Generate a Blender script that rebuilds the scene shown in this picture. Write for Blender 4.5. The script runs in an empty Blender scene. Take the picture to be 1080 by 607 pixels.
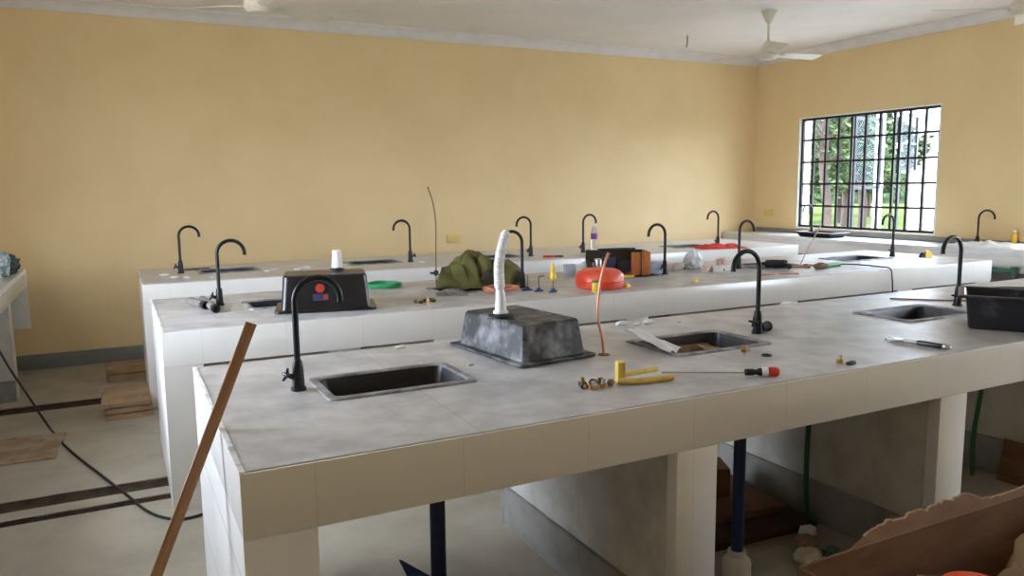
import bpy, bmesh, math, random
from mathutils import Vector, Matrix, noise
random.seed(7)
C = bpy.context.scene.collection
PI = math.pi
SC = bpy.context.scene

# ------------------------------------------------------------------ helpers
def lin(c):
    return tuple(((v/255)/12.92 if v/255 <= .04045 else ((v/255+.055)/1.055)**2.4) for v in c) + (1.0,)

def mat(name, rgb, rough=.6, metal=0., rgb2=None, scale=8., detail=4., mix=(.4, .65), bump=0., bscale=40.,
        spec=.5, stretch=(1, 1, 1), trans=0., alpha=1., coat=0., ior=1.5):
    m = bpy.data.materials.new(name); m.use_nodes = True
    nt = m.node_tree; b = nt.nodes['Principled BSDF']
    b.inputs['Base Color'].default_value = lin(rgb)
    b.inputs['Roughness'].default_value = rough
    b.inputs['Metallic'].default_value = metal
    b.inputs['Specular IOR Level'].default_value = spec
    b.inputs['Transmission Weight'].default_value = trans
    b.inputs['Alpha'].default_value = alpha
    b.inputs['Coat Weight'].default_value = coat; b.inputs['IOR'].default_value = ior
    if rgb2 is not None or bump:
        tc = nt.nodes.new('ShaderNodeTexCoord'); mp = nt.nodes.new('ShaderNodeMapping')
        mp.inputs['Scale'].default_value = stretch
        nt.links.new(tc.outputs['Object'], mp.inputs['Vector'])
    if rgb2 is not None:
        n = nt.nodes.new('ShaderNodeTexNoise'); n.inputs['Scale'].default_value = scale
        n.inputs['Detail'].default_value = detail; n.inputs['Roughness'].default_value = .6
        nt.links.new(mp.outputs['Vector'], n.inputs['Vector'])
        mr = nt.nodes.new('ShaderNodeMapRange'); mr.inputs[1].default_value = mix[0]; mr.inputs[2].default_value = mix[1]
        nt.links.new(n.outputs['Fac'], mr.inputs[0])
        mx = nt.nodes.new('ShaderNodeMix'); mx.data_type = 'RGBA'
        mx.inputs[6].default_value = lin(rgb); mx.inputs[7].default_value = lin(rgb2)
        nt.links.new(mr.outputs[0], mx.inputs[0])
        nt.links.new(mx.outputs[2], b.inputs['Base Color'])
    if bump:
        n2 = nt.nodes.new('ShaderNodeTexNoise'); n2.inputs['Scale'].default_value = bscale; n2.inputs['Detail'].default_value = 5
        nt.links.new(mp.outputs['Vector'], n2.inputs['Vector'])
        bp = nt.nodes.new('ShaderNodeBump'); bp.inputs['Strength'].default_value = bump; bp.inputs['Distance'].default_value = .01
        nt.links.new(n2.outputs['Fac'], bp.inputs['Height']); nt.links.new(bp.outputs['Normal'], b.inputs['Normal'])
    return m

def tile_mat(name, rgb, rgb2, grout, size, off, axes, rough=.2, width=.003, scale=5., mix=(.4, .65), bump=.0):
    """tiles with grout lines in object space: size / off per axis (0 = no joints on that axis)"""
    m = mat(name, rgb, rough, 0, rgb2, scale, 6, mix, bump, 30.)
    nt = m.node_tree; b = nt.nodes['Principled BSDF']
    src = b.inputs['Base Color'].links[0].from_socket
    tc = [n for n in nt.nodes if n.type == 'TEX_COORD'][0]
    sp = nt.nodes.new('ShaderNodeSeparateXYZ'); nt.links.new(tc.outputs['Object'], sp.inputs[0])
    acc = None
    for a in axes:
        s, o = size[a], off[a]
        ad = nt.nodes.new('ShaderNodeMath'); ad.operation = 'SUBTRACT'; ad.inputs[1].default_value = o
        nt.links.new(sp.outputs[a], ad.inputs[0])
        pp = nt.nodes.new('ShaderNodeMath'); pp.operation = 'PINGPONG'; pp.inputs[1].default_value = s/2
        nt.links.new(ad.outputs[0], pp.inputs[0])
        lt = nt.nodes.new('ShaderNodeMath'); lt.operation = 'LESS_THAN'; lt.inputs[1].default_value = width/2
        nt.links.new(pp.outputs[0], lt.inputs[0])
        if acc is None: acc = lt
        else:
            mx = nt.nodes.new('ShaderNodeMath'); mx.operation = 'MAXIMUM'
            nt.links.new(acc.outputs[0], mx.inputs[0]); nt.links.new(lt.outputs[0], mx.inputs[1]); acc = mx
    mm = nt.nodes.new('ShaderNodeMix'); mm.data_type = 'RGBA'; mm.inputs[7].default_value = lin(grout)
    nt.links.new(acc.outputs[0], mm.inputs[0]); nt.links.new(src, mm.inputs[6])
    nt.links.new(mm.outputs[2], b.inputs['Base Color'])
    return m

def rrect(hx, hy, r, n=5):
    r = max(min(r, hx-1e-4, hy-1e-4), 1e-4); out = []
    for cx, cy, a0 in ((hx-r, hy-r, 0), (-hx+r, hy-r, 90), (-hx+r, -hy+r, 180), (hx-r, -hy+r, 270)):
        for k in range(n+1):
            a = math.radians(a0 + 90*k/n); out.append((cx+r*math.cos(a), cy+r*math.sin(a)))
    return out

class MB:
    def __init__(s): s.bm = bmesh.new()
    def box(s, x0, x1, y0, y1, z0, z1, bev=0., seg=2, M=None):
        vs = [s.bm.verts.new((x, y, z)) for z in (z0, z1) for y in (y0, y1) for x in (x0, x1)]
        fs = [s.bm.faces.new([vs[i] for i in q]) for q in ((0, 2, 3, 1), (4, 5, 7, 6), (0, 1, 5, 4), (2, 6, 7, 3), (0, 4, 6, 2), (1, 3, 7, 5))]
        if bev:
            es = list({e for f in fs for e in f.edges})
            r = bmesh.ops.bevel(s.bm, geom=es, offset=bev, segments=seg, affect='EDGES', profile=.5)
            vs = list({v for f in r['faces'] for v in f.verts} | {v for v in vs if v.is_valid})
        if M is not None:
            for v in vs: v.co = M @ v.co
        return s
    def loops(s, rings, cap0=True, cap1=True, close=True):
        vr = [[s.bm.verts.new(p) for p in r] for r in rings]
        n = len(vr[0])
        for a, b in zip(vr, vr[1:]):
            for i in range(n if close else n-1):
                j = (i+1) % n
                s.bm.faces.new((a[i], a[j], b[j], b[i]))
        if cap0: s.bm.faces.new(list(reversed(vr[0])))
        if cap1: s.bm.faces.new(vr[-1])
        return s
    def tube(s, pts, r, seg=10, caps=True):
        pts = [Vector(p) for p in pts]; n = len(pts)
        rr = r if isinstance(r, (list, tuple)) else [r]*n
        t0 = (pts[1]-pts[0]).normalized()
        up = Vector((0, 0, 1)) if abs(t0.z) < .9 else Vector((1, 0, 0))
        u = t0.cross(up).normalized(); rings = []
        for i, p in enumerate(pts):
            t = (pts[min(i+1, n-1)]-pts[max(i-1, 0)]).normalized()
            u = (u - t*u.dot(t)).normalized(); w = t.cross(u)
            rings.append([p + (u*math.cos(2*PI*k/seg) + w*math.sin(2*PI*k/seg))*rr[i] for k in range(seg)])
        return s.loops(rings, caps, caps)
    def lathe(s, prof, seg=20, M=None, cap0=True, cap1=True):
        M = M or Matrix()
        return s.loops([[M @ Vector((r*math.cos(2*PI*k/seg), r*math.sin(2*PI*k/seg), z)) for k in range(seg)] for r, z in prof], cap0, cap1)
    def prism(s, poly, t, M=None):
        """2-D outline in local x,z extruded over y 0..t"""
        M = M or Matrix()
        return s.loops([[M @ Vector((x, 0, z)) for x, z in poly], [M @ Vector((x, t, z)) for x, z in poly]])
    def field(s, nx, ny, fn, base=0.):
        """closed mound: fn(u,v) -> (x,y,z); flat underside at z=base"""
        top = [[s.bm.verts.new(fn(i/nx, j/ny)) for i in range(nx+1)] for j in range(ny+1)]
        bot = [[s.bm.verts.new((v.co.x, v.co.y, base)) for v in row] for row in top]
        for j in range(ny):
            for i in range(nx):
                s.bm.faces.new((top[j][i], top[j][i+1], top[j+1][i+1], top[j+1][i]))
                s.bm.faces.new((bot[j][i], bot[j+1][i], bot[j+1][i+1], bot[j][i+1]))
        for i in range(nx):
            s.bm.faces.new((top[0][i+1], top[0][i], bot[0][i], bot[0][i+1])); s.bm.faces.new((top[ny][i], top[ny][i+1], bot[ny][i+1], bot[ny][i]))
        for j in range(ny):
            s.bm.faces.new((top[j][0], top[j+1][0], bot[j+1][0], bot[j][0])); s.bm.faces.new((top[j+1][nx], top[j][nx], bot[j][nx], bot[j+1][nx]))
        return s
    def blob(s, cx, cy, cz, rx, ry, rz, amp=.15, fr=3., seed=0., nu=40, nv=24, floor=None, rot=0.):
        rings = []
        for j in range(nv+1):
            th = PI*(.02+.96*j/nv); ring = []
            for i in range(nu):
                ph = 2*PI*i/nu
                d = Vector((math.sin(th)*math.cos(ph), math.sin(th)*math.sin(ph), -math.cos(th)))
                q = d*fr + Vector((seed, seed*1.7, -seed))
                k = 1 + amp*(noise.noise(q) + .5*(1-2*abs(noise.noise(q*2.1))) + .3*noise.noise(q*4.3))
                x, y, z = d.x*rx*k, d.y*ry*k, cz + d.z*rz*k
                if floor is not None and z < floor: z = floor
                ring.append((cx + x*math.cos(rot)-y*math.sin(rot), cy + x*math.sin(rot)+y*math.cos(rot), z))
            rings.append(ring)
        return s.loops(rings)
    def slab(s, x0, x1, y0, y1, z0, z1, holes):
        """slab with real rectangular openings (hx0,hx1,hy0,hy1)"""
        xs = sorted({x0, x1, *[h[0] for h in holes], *[h[1] for h in holes]}); ys = sorted({y0, y1, *[h[2] for h in holes], *[h[3] for h in holes]})
        cell = lambda i, j: 0 <= i < len(xs)-1 and 0 <= j < len(ys)-1 and not any(h[0]-1e-6 <= xs[i] and xs[i+1] <= h[1]+1e-6 and h[2]-1e-6 <= ys[j] and ys[j+1] <= h[3]+1e-6 for h in holes)
        V = {}
        def v(i, j, k):
            if (i, j, k) not in V: V[i, j, k] = s.bm.verts.new((xs[i], ys[j], (z0, z1)[k]))
            return V[i, j, k]
        for i in range(len(xs)-1):
            for j in range(len(ys)-1):
                if not cell(i, j): continue
                s.bm.faces.new((v(i, j, 1), v(i+1, j, 1), v(i+1, j+1, 1), v(i, j+1, 1)))
                s.bm.faces.new((v(i, j, 0), v(i, j+1, 0), v(i+1, j+1, 0), v(i+1, j, 0)))
                if not cell(i-1, j): s.bm.faces.new((v(i, j+1, 1), v(i, j+1, 0), v(i, j, 0), v(i, j, 1)))
                if not cell(i+1, j): s.bm.faces.new((v(i+1, j, 1), v(i+1, j, 0), v(i+1, j+1, 0), v(i+1, j+1, 1)))
                if not cell(i, j-1): s.bm.faces.new((v(i, j, 1), v(i, j, 0), v(i+1, j, 0), v(i+1, j, 1)))
                if not cell(i, j+1): s.bm.faces.new((v(i+1, j+1, 1), v(i+1, j+1, 0), v(i, j+1, 0), v(i, j+1, 1)))
        return s
    def xf(s, M):
        for v in s.bm.verts: v.co = M @ v.co
        return s
    def build(s, name, m, parent=None, angle=35, smooth=True, tri=True):
        bmesh.ops.recalc_face_normals(s.bm, faces=s.bm.faces)
        me = bpy.data.meshes.new(name); s.bm.to_mesh(me); s.bm.free()
        me.materials.append(m)
        if smooth:
            me.polygons.foreach_set('use_smooth', [True]*len(me.polygons)); me.set_sharp_from_angle(angle=math.radians(angle))
        o = bpy.data.objects.new(name, me); C.objects.link(o)
        if parent is not None: o.parent = parent
        return o

def tag(o, label=None, cat=None, group=None, kind=None):
    if label: o['label'] = label
    if cat: o['category'] = cat
    if group: o['group'] = group
    if kind: o['kind'] = kind
    return o
def thing(name, label, cat, loc=(0, 0, 0), rz=0., group=None):
    o = bpy.data.objects.new(name, None); C.objects.link(o); o.empty_display_size = .05
    o.location = loc; o.rotation_euler = (0, 0, rz)
    return tag(o, label, cat, group)
def at(o, loc, rot=(0, 0, 0)):
    o.location = loc; o.rotation_euler = rot; return o
def arc(cx, cz, r, a0, a1, n, y=0.):
    return [(cx + r*math.cos(math.radians(a0+(a1-a0)*k/n)), y, cz + r*math.sin(math.radians(a0+(a1-a0)*k/n))) for k in range(n+1)]
def axis_m(loc, d):
    return Matrix.Translation(loc) @ Vector((0, 0, 1)).rotation_difference(Vector(d).normalized()).to_matrix().to_4x4()
def smooth_path(pts, n=8):
    """Catmull-Rom through pts"""
    P = [Vector(p) for p in pts]; P = [2*P[0]-P[1]] + P + [2*P[-1]-P[-2]]; out = []
    for i in range(1, len(P)-2):
        for k in range(n):
            t = k/n; a, b, c, d = P[i-1:i+3]
            out.append(.5*((2*b) + (c-a)*t + (2*a-5*b+4*c-d)*t*t + (3*b-a-3*c+d)*t**3))
    return out + [P[-2]]

# ------------------------------------------------------------------ materials
M = {}
M['wall'] = mat('cream_yellow_paint', (232, 207, 158), .55, rgb2=(227, 201, 151), scale=1.5, bump=.06, bscale=60)
M['ceil'] = mat('white_ceiling_paint', (238, 235, 232), .8, rgb2=(233, 230, 226), scale=2)
M['cornice'] = mat('grey_white_cornice', (226, 223, 220), .6, rgb2=(218, 215, 212), scale=6)
M['skirt'] = mat('grey_skirting_paint', (128, 132, 132), .45, rgb2=(142, 145, 144), scale=5, mix=(.4, .8))
M['floor'] = mat('cement_screed', (168, 160, 145), .75, rgb2=(142, 133, 118), scale=2.2, detail=8, mix=(.35, .75), bump=.15, bscale=25)
M['soil'] = mat('brown_soil', (70, 50, 36), .95, rgb2=(46, 32, 23), scale=14, bump=.7, bscale=30)
M['fascia'] = tile_mat('white_fascia_tile', (226, 224, 221), (222, 220, 216), (210, 207, 202), (.4, 1, 1), (.18, 0, 0), (0,), .22, .0025, 2)
M['endtile_lit'] = tile_mat('white_end_tile_lit', (243, 243, 245), (238, 238, 240), (160, 160, 164), (1, .9, .3), (0, .33, .0), (1, 2), .22, .004, 3)  # paler than the fascia: window light on the end faces put into the colour
M['top'] = tile_mat('dusty_grey_worktop_tile', (170, 169, 171), (204, 202, 202), (152, 147, 142), (1.2, .8, 1), (.64, .8, 0), (0,), .36, .003, 7, (.38, .66), .05)
M['topclean'] = tile_mat('pale_worktop_tile', (206, 206, 209), (190, 189, 190), (152, 147, 142), (1.2, .8, 1), (.7, .8, 0), (0,), .33, .003, 5, (.4, .7), .03)
M['dustwhite'] = mat('dusty_white_edge_trim', (226, 226, 228), .5, rgb2=(178, 174, 172), scale=26, mix=(.48, .6))
M['sinkrim'] = mat('grey_dusty_sink_rim', (112, 112, 116), .5, rgb2=(172, 172, 176), scale=10, mix=(.4, .65))
M['topwhite'] = mat('white_worktop_tile', (226, 226, 228), .3, rgb2=(214, 214, 216), scale=4)
M['support'] = mat('whitewashed_plaster', (206, 203, 196), .8, rgb2=(176, 172, 163), scale=5, detail=7, mix=(.45, .75), bump=.2, bscale=18)
M['supskirt'] = mat('grey_cement_skirting', (150, 147, 143), .7, rgb2=(128, 124, 120), scale=6, bump=.2, bscale=20)
M['black'] = mat('matt_black_tap_metal', (30, 31, 36), .38, .35, spec=.5)
M['sink'] = mat('dusty_black_composite', (38, 38, 42), .42, rgb2=(92, 92, 98), scale=6, detail=6, mix=(.55, .78), bump=.06, bscale=120)
M['sinkdust'] = mat('heavily_dusty_black_composite', (40, 41, 45), .5, rgb2=(136, 138, 144), scale=11, detail=3, mix=(.44, .72), bump=.06, bscale=120)
M['sinkblue'] = mat('scuffed_black_composite', (30, 31, 38), .4, rgb2=(78, 80, 92), scale=10, detail=6, mix=(.56, .8), bump=.06, bscale=120)
M['sinkclean'] = mat('clean_black_composite', (20, 20, 22), .28, rgb2=(30, 30, 32), scale=8, bump=.04, bscale=140)
M['steel'] = mat('bright_steel', (190, 190, 192), .28, .95)
M['darksteel'] = mat('dark_steel', (84, 84, 88), .4, .9)
M['brass'] = mat('brass', (196, 152, 88), .3, .95)
M['copper'] = mat('copper', (212, 146, 118), .45, .5)
M['rust'] = mat('rusty_wire', (128, 98, 76), .6, .3)
M['whiteplastic'] = mat('white_plastic', (238, 238, 240), .35)
M['blackrubber'] = mat('black_rubber', (26, 26, 28), .6)
M['greytube'] = mat('grey_rubber_tube', (112, 108, 106), .55, rgb2=(130, 126, 122), scale=30)
M['wood'] = mat('sawn_timber', (160, 118, 80), .65, rgb2=(134, 94, 60), scale=6, stretch=(14, 14, .7), mix=(.4, .7))
M['yellow'] = mat('yellow_plastic', (236, 198, 70), .42)
M['paleyellow'] = mat('pale_yellow_painted_metal', (226, 196, 104), .45, rgb2=(208, 178, 92), scale=20)
M['red'] = mat('red_plastic', (206, 42, 34), .4)
M['orange'] = mat('orange_plastic', (238, 84, 24), .4)
M['tubred'] = mat('orange_red_translucent_plastic', (226, 72, 44), .38, rgb2=(232, 110, 86), scale=7)
M['green'] = mat('green_plastic', (44, 142, 88), .45)
M['hose'] = mat('dark_green_hose', (26, 92, 60), .5)
M['darkgreen'] = mat('green_pipe', (60, 108, 88), .5)
M['navy'] = mat('navy_blue_pipe', (30, 46, 88), .5, rgb2=(24, 38, 76), scale=10)
M['bluep'] = mat('blue_plastic', (36, 58, 130), .45)
M['cream'] = mat('cream_pvc', (214, 204, 180), .5)
M['card'] = mat('brown_cardboard', (122, 88, 60), .85, rgb2=(106, 74, 48), scale=5, stretch=(1, 1, 4), bump=.05)
M['cardedge'] = mat('torn_cardboard_edge', (186, 160, 128), .95, rgb2=(160, 130, 98), scale=30)
M['dustcard'] = mat('dusty_brown_board', (158, 132, 100), .9, rgb2=(128, 100, 72), scale=5, detail=7, mix=(.45, .7), bump=.3, bscale=20)
M['dustsheet'] = mat('very_dusty_cardboard', (160, 142, 118), .9, rgb2=(136, 112, 86), scale=6, detail=8, mix=(.42, .6), bump=.2)
M['darkboard'] = mat('soil_coloured_board', (74, 50, 34), .9, rgb2=(56, 38, 26), scale=5)
M['paper'] = mat('white_paper', (228, 228, 230), .7)
M['olive'] = mat('olive_canvas', (98, 95, 48), .85, rgb2=(82, 79, 40), scale=9, bump=.2, bscale=160)
M['olivedark'] = mat('dark_boards_and_cavity_shade', (52, 42, 30), .85)
M['redcloth'] = mat('red_cloth', (216, 56, 44), .8, rgb2=(190, 40, 34), scale=10)
M['whitecloth'] = mat('white_cloth', (238, 238, 236), .85, rgb2=(226, 226, 224), scale=8)
M['clear'] = mat('clear_plastic', (232, 232, 234), .2, trans=.75, alpha=.7)
M['label'] = mat('purple_label', (128, 74, 150), .5)
M['bluestick'] = mat('blue_sticker', (42, 52, 88), .5, rgb2=(54, 52, 80), scale=60)
M['redstick'] = mat('red_sticker', (160, 48, 38), .5)
M['crate'] = mat('orange_brown_wood', (176, 104, 52), .6, rgb2=(146, 80, 38), scale=5, stretch=(9, 9, 1))
M['bluebox'] = mat('pale_blue_carton', (190, 204, 232), .7, rgb2=(164, 182, 218), scale=20)
M['palebox'] = mat('white_and_blue_carton', (214, 222, 238), .6, rgb2=(190, 202, 230), scale=12)
M['pinkbox'] = mat('pink_printed_carton', (206, 150, 142), .7, rgb2=(230, 222, 216), scale=45, detail=2, mix=(.45, .55))
M['whitebox'] = mat('white_printed_carton', (226, 222, 220), .7, rgb2=(60, 54, 60), scale=36, detail=2, mix=(.62, .66))
M['brownhair'] = mat('brown_bristle', (122, 96, 76), .9, rgb2=(90, 70, 54), scale=80, bump=.6, bscale=120)
M['teal'] = mat('teal_plastic_bag', (110, 150, 160), .4, rgb2=(206, 214, 218), scale=22, mix=(.45, .6))
M['whitebag'] = mat('white_plastic_bag', (222, 228, 234), .3, rgb2=(150, 178, 196), scale=14, mix=(.55, .7))
M['greybag'] = mat('dark_grey_plastic_bag', (72, 84, 92), .35, rgb2=(34, 50, 64), scale=16, mix=(.45, .6))
M['bars'] = mat('black_window_bars', (30, 30, 34), .5, .2)
M['sash'] = mat('grey_steel_sash', (34, 36, 43), .5, .1)
M['glass'] = mat('window_glass', (70, 80, 92), .05, alpha=.22, ior=1.2)
M['fan'] = mat('ivory_fan_paint', (214, 208, 190), .45)
M['socket'] = mat('yellow_socket_plastic', (224, 196, 118), .5)
M['reveal'] = mat('white_reveal_paint', (236, 236, 232), .6)
M['outwall'] = mat('white_exterior_wall', (240, 232, 226), .8, rgb2=(236, 226, 218), scale=2)
M['grass'] = mat('green_grass', (60, 70, 38), .95, rgb2=(78, 87, 54), scale=1.4, detail=8, spec=0.)
M['bark'] = mat('brown_bark', (62, 48, 40), .95, rgb2=(44, 34, 28), scale=12, bump=.6)
M['leaf'] = mat('green_leaves', (50, 62, 38), .7, rgb2=(74, 88, 58), scale=1.6, spec=.1)
M['leaf2'] = mat('dark_green_leaves', (44, 56, 36), .7, rgb2=(66, 80, 54), scale=1.6, spec=.1)
M['pole'] = mat('pale_concrete_pole', (190, 192, 200), .7)
M['pave'] = mat('pale_paving', (206, 202, 194), .9, rgb2=(194, 190, 182), scale=1.2)
M['bounce_apron'] = mat('grey_bounce_apron', (158, 156, 150), .9, rgb2=(146, 144, 138), scale=1.2)
M['plaster'] = mat('white_plaster_crumb', (222, 218, 212), .9)
M['thinrod'] = mat('pinkish_wire', (206, 176, 154), .6, .1)

# ------------------------------------------------------------------ camera
YAW, PIT, ROL, FPX = math.radians(26.9185), math.radians(7.528), math.radians(-.6436), 814.946
fw = Vector((math.sin(YAW)*math.cos(PIT), math.cos(YAW)*math.cos(PIT), -math.sin(PIT)))
rt = Vector((math.cos(YAW), -math.sin(YAW), 0)); up = rt.cross(fw)
rt2 = math.cos(ROL)*rt + math.sin(ROL)*up; up2 = math.cos(ROL)*up - math.sin(ROL)*rt
cam = bpy.data.cameras.new('camera'); co = bpy.data.objects.new('camera', cam); C.objects.link(co)
co.matrix_world = Matrix(((rt2.x, up2.x, -fw.x, 0), (rt2.y, up2.y, -fw.y, 0), (rt2.z, up2.z, -fw.z, 1.57), (0, 0, 0, 1)))
cam.sensor_width = 36; cam.lens = FPX/1080*36; cam.clip_start = .02; cam.clip_end = 300
SC.camera = co

# ------------------------------------------------------------------ room shell
XL, XR, YB, YF, ZC = -1.38, 7.72, 7.92, -1.7, 3.2
def struct(name, mb, m, parent=None, **k):
    o = mb.build(name, m, parent, **k)
    if parent is None: o['kind'] = 'structure'
    return o
TR = [(XL+.05, .17, 4.375, 4.53), (XL+.05, .17, 4.185, 4.265), (XL+.05, -.05, 6.36, 6.56)]
struct('floor', MB().slab(XL-.2, XR+.2, YF-.2, YB+.2, -.12, 0, TR), M['floor'], smooth=False)
for i, (xa, xb, ya, yb) in enumerate(TR):
    def tr(u, v, xa=xa, xb=xb, ya=ya, yb=yb):
        x, y = xa+(xb-xa)*u, ya+(yb-ya)*v
        return (x, y, -.004-.03*math.sin(PI*v)**.5+.006*noise.noise(Vector((x*9, y*16, i))))
    struct('floor_trench', MB().field(60, 8, tr, -.06), M['soil'], angle=60)
struct('floor_subsoil', MB().box(XL-.2, XR+.2, YF-.2, YB+.2, -.2, -.055), M['soil'])
struct('ceiling', MB().box(XL-.25, XR+.25, YF-.2, YB+.2, ZC, ZC+.15), M['ceil'])
struct('wall_back', MB().box(XL-.2, XR+.2, YB, YB+.2, -.1, ZC), M['wall'])
struct('wall_front', MB().box(XL-.2, XR+.2, YF-.2, YF, -.1, ZC), M['wall'])
RW = [(5.28, 7.17), (3.05, 3.9), (-.6, 1.2)]  # last opening is unseen, added as fill light from the camera side
LW = [(2.95, 4.7)]
Z0, Z1 = 1.0, 2.37
def side_wall(name, xa, xb, wins, m):
    # slab built in (y,z) then stood up
    mb = MB().slab(YF, YB, -.1, ZC, 0, xb-xa, [(a, b, Z0, Z1) for a, b in wins])
    mb.xf(Matrix(((0, 0, 1, xa), (1, 0, 0, 0), (0, 1, 0, 0), (0, 0, 0, 1))))
    return struct(name, mb, m, smooth=False)
side_wall('wall_right', XR, XR+.2, RW, M['wall'])
side_wall('wall_left', XL-.2, XL, LW, M['wall'])
# cornice and skirting
def cornice(name, x0, x1, y0, y1, nx, ny):
    prof = [(0, ZC), (.1, ZC), (.1, ZC-.018), (.07, ZC-.03), (.035, ZC-.065), (.022, ZC-.1), (0, ZC-.1)]
    mb = MB()
    mb.loops([[(x0+nx*d, y0+ny*d, z) for d, z in prof], [(x1+nx*d, y1+ny*d, z) for d, z in prof]])
    return struct(name, mb, M['cornice'])
cornice('trim_1', XL, XR, YB, YB, 0, -1); cornice('trim_2', XR, XR, YF, YB, -1, 0); cornice('trim_3', XL, XL, YF, YB, 1, 0)
struct('baseboard_back', MB().box(XL, XR, YB-.014, YB, 0, .133, .003), M['skirt'])
struct('trim_4', MB().box(XL+.01, -.745, YB-.012, YB, .37, .9, .002), M['reveal'])
# window linings
def lining(name, xa, xb, y0, y1):
    mb = MB(); t = .012
    mb.box(xa, xb, y0, y0+t, Z0, Z1).box(xa, xb, y1-t, y1, Z0, Z1).box(xa, xb, y0+t, y1-t, Z1-t, Z1).box(xa, xb, y0+t, y1-t, Z0, Z0+t)
    return struct(name, mb, M['reveal'])
for i, (a, b) in enumerate(RW): lining('window_%d' % (i+1), XR-.004, XR+.2, a, b)
for i, (a, b) in enumerate(LW): lining('window_%d' % (i+4), XL-.2, XL+.004, a, b)
# burglar bars of the visible window
w1 = bpy.data.objects['window_1']
a, b = RW[0]; a += .012; b -= .012; zb, zt = Z0+.012, Z1-.012; xg = XR+.03
mb = MB()
mb.box(xg, xg+.03, a, a+.03, zb, zt).box(xg, xg+.03, b-.03, b, zb, zt).box(xg, xg+.03, a+.03, b-.03, zt-.03, zt).box(xg, xg+.03, a+.03, b-.03, zb, zb+.03)
for k in range(1, 10):
    y = a + (b-a)*k/10; mb.box(xg+.004, xg+.028, y-.014, y+.014, zb+.03, zt-.03)
for k in range(1, 5):
    z = zb + (zt-zb)*k/5; mb.box(xg-.008, xg+.004, a+.03, b-.03, z-.012, z+.012)
mb.build('burglar_bars', M['bars'], w1)
# two open steel sashes hinged on the outer side
def sash(hy, ang, w, zlo, zhi):
    e = MB(); t = .028
    e.box(0, w, 0, t, zlo, zlo+.04).box(0, w, 0, t, zhi-.04, zhi).box(0, .04, 0, t, zlo+.04, zhi-.04).box(w-.04, w, 0, t, zlo+.04, zhi-.04)
    e.box(.04, w-.04, .004, t-.004, (zlo+zhi)/2-.012, (zlo+zhi)/2+.012)
    R = Matrix.Translation((XR+.205, hy, 0)) @ Matrix.Rotation(ang, 4, 'Z')
    o = e.xf(R).build('sash', M['sash'], w1)
    MB().box(.04, w-.04, .011, .015, zlo+.04, zhi-.04).xf(R).build('pane', M['glass'], o)
sash(6.50, math.radians(1), .5, 1.48, 2.34); sash(5.90, math.radians(14), .5, 1.66, 2.34)
MB().box(XR+.17, XR+.2, 6.47, 6.498, zb, zt).box(XR+.17, XR+.2, 5.87, 5.898, zb, zt).build('mullion', M['sash'], w1)

# ------------------------------------------------------------------ laboratory benches
BX0, BX1, BD = .16, 6.58, 1.245
def bench(BX0, yf, label, holes, walls, top='top', name='laboratory_bench'):
    r = thing(name, label, 'bench', (BX0, yf, 0)); L = BX1-BX0
    MB().slab(.0095, L-.002, .0095, BD-.002, .858, .9, [(h[0]-BX0, h[1]-BX0, h[2]-yf, h[3]-yf) for h in holes]).build('worktop', M[top], r, smooth=False)
    MB().box(.002, L-.002, 0, .009, .728, .897, .0015).box(.0095, L-.0095, .0095, .06, .728, .857).build('front_fascia', M['fascia'], r)
    MB().box(.004, L-.004, BD-.06, BD-.004, .728, .857, .002).build('back_fascia', M['fascia'], r)
    e = MB().box(.002, .18, .0095, BD-.006, 0, .727, .002).box(.002, .009, .0095, BD-.005, .7275, .8975, .0015).build('end_panel', M['endtile_lit'], r)
    MB().box(.002, .18, 0, .009, 0, .7277).build('front_tile', M['fascia'], e)
    MB().box(L-.2, L-.004, .006, BD-.006, 0, .727, .003).box(L-.05, L-.0035, .061, BD-.061, .727, .857).build('end_panel', M['endtile_lit'], r)
    MB().box(.0005, .016, .003, BD-.003, .898, .9025, .0015).build('edge_strip', M['dustwhite'], r)
    for x0 in walls:
        x0 -= BX0
        w = MB().box(x0, x0+.16, .05, BD-.02, 0, .857, .004).build('support_wall', M['support'], r)
        MB().box(x0-.002, x0+.162, .0005, .05, 0, .727, .001).build('front_tile', M['fascia'], w)
        s = MB()
        for xa, xb in ((x0-.022, x0), (x0+.16, x0+.182)): s.box(xa, xb, .05, BD-.02, 0, .19, .004)
        s.box(x0-.022, x0+.182, BD-.02, BD, 0, .19, .004).build('skirting', M['supskirt'], w)
    return r
def hole(s): return (s[0]+.028, s[1]-.028, s[2]+.028, s[3]-.028)
S1 = [(.555, 1.08, 2.375, 2.71), (1.905, 2.42, 2.335, 2.70), (3.335, 3.88, 2.375, 2.72)]
S2 = [(.62, 1.14, 4.45, 4.80), (1.78, 2.28, 4.45, 4.80), (3.02, 3.56, 4.50, 4.83), (4.44, 4.96, 4.47, 4.82), (5.5, 6.04, 4.50, 4.86)]
S3 = [(.55, 1.03, 6.56, 6.90), (1.78, 2.26, 6.56, 6.90), (2.95, 3.42, 6.44, 6.78), (4.25, 4.75, 6.46, 6.8), (5.2, 5.7, 6.4, 6.74)]
bench(.214, 1.865, 'long white tiled bench nearest the front with grey dusty top and leaning timber stick', [hole(s) for s in S1], [1.53, 2.83, 4.15, 5.4])
bench(.145, 3.965, 'middle long white tiled bench covered with tools, olive bag and orange red tub', [hole(s) for s in S2], [1.53, 2.83, 4.15, 5.4])
bench(.122, 6.06, 'farthest long white tiled bench parallel to the yellow back wall, red cloth on it', [hole(s) for s in S3], [1.53, 2.83, 4.15, 5.4], 'topclean')
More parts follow.
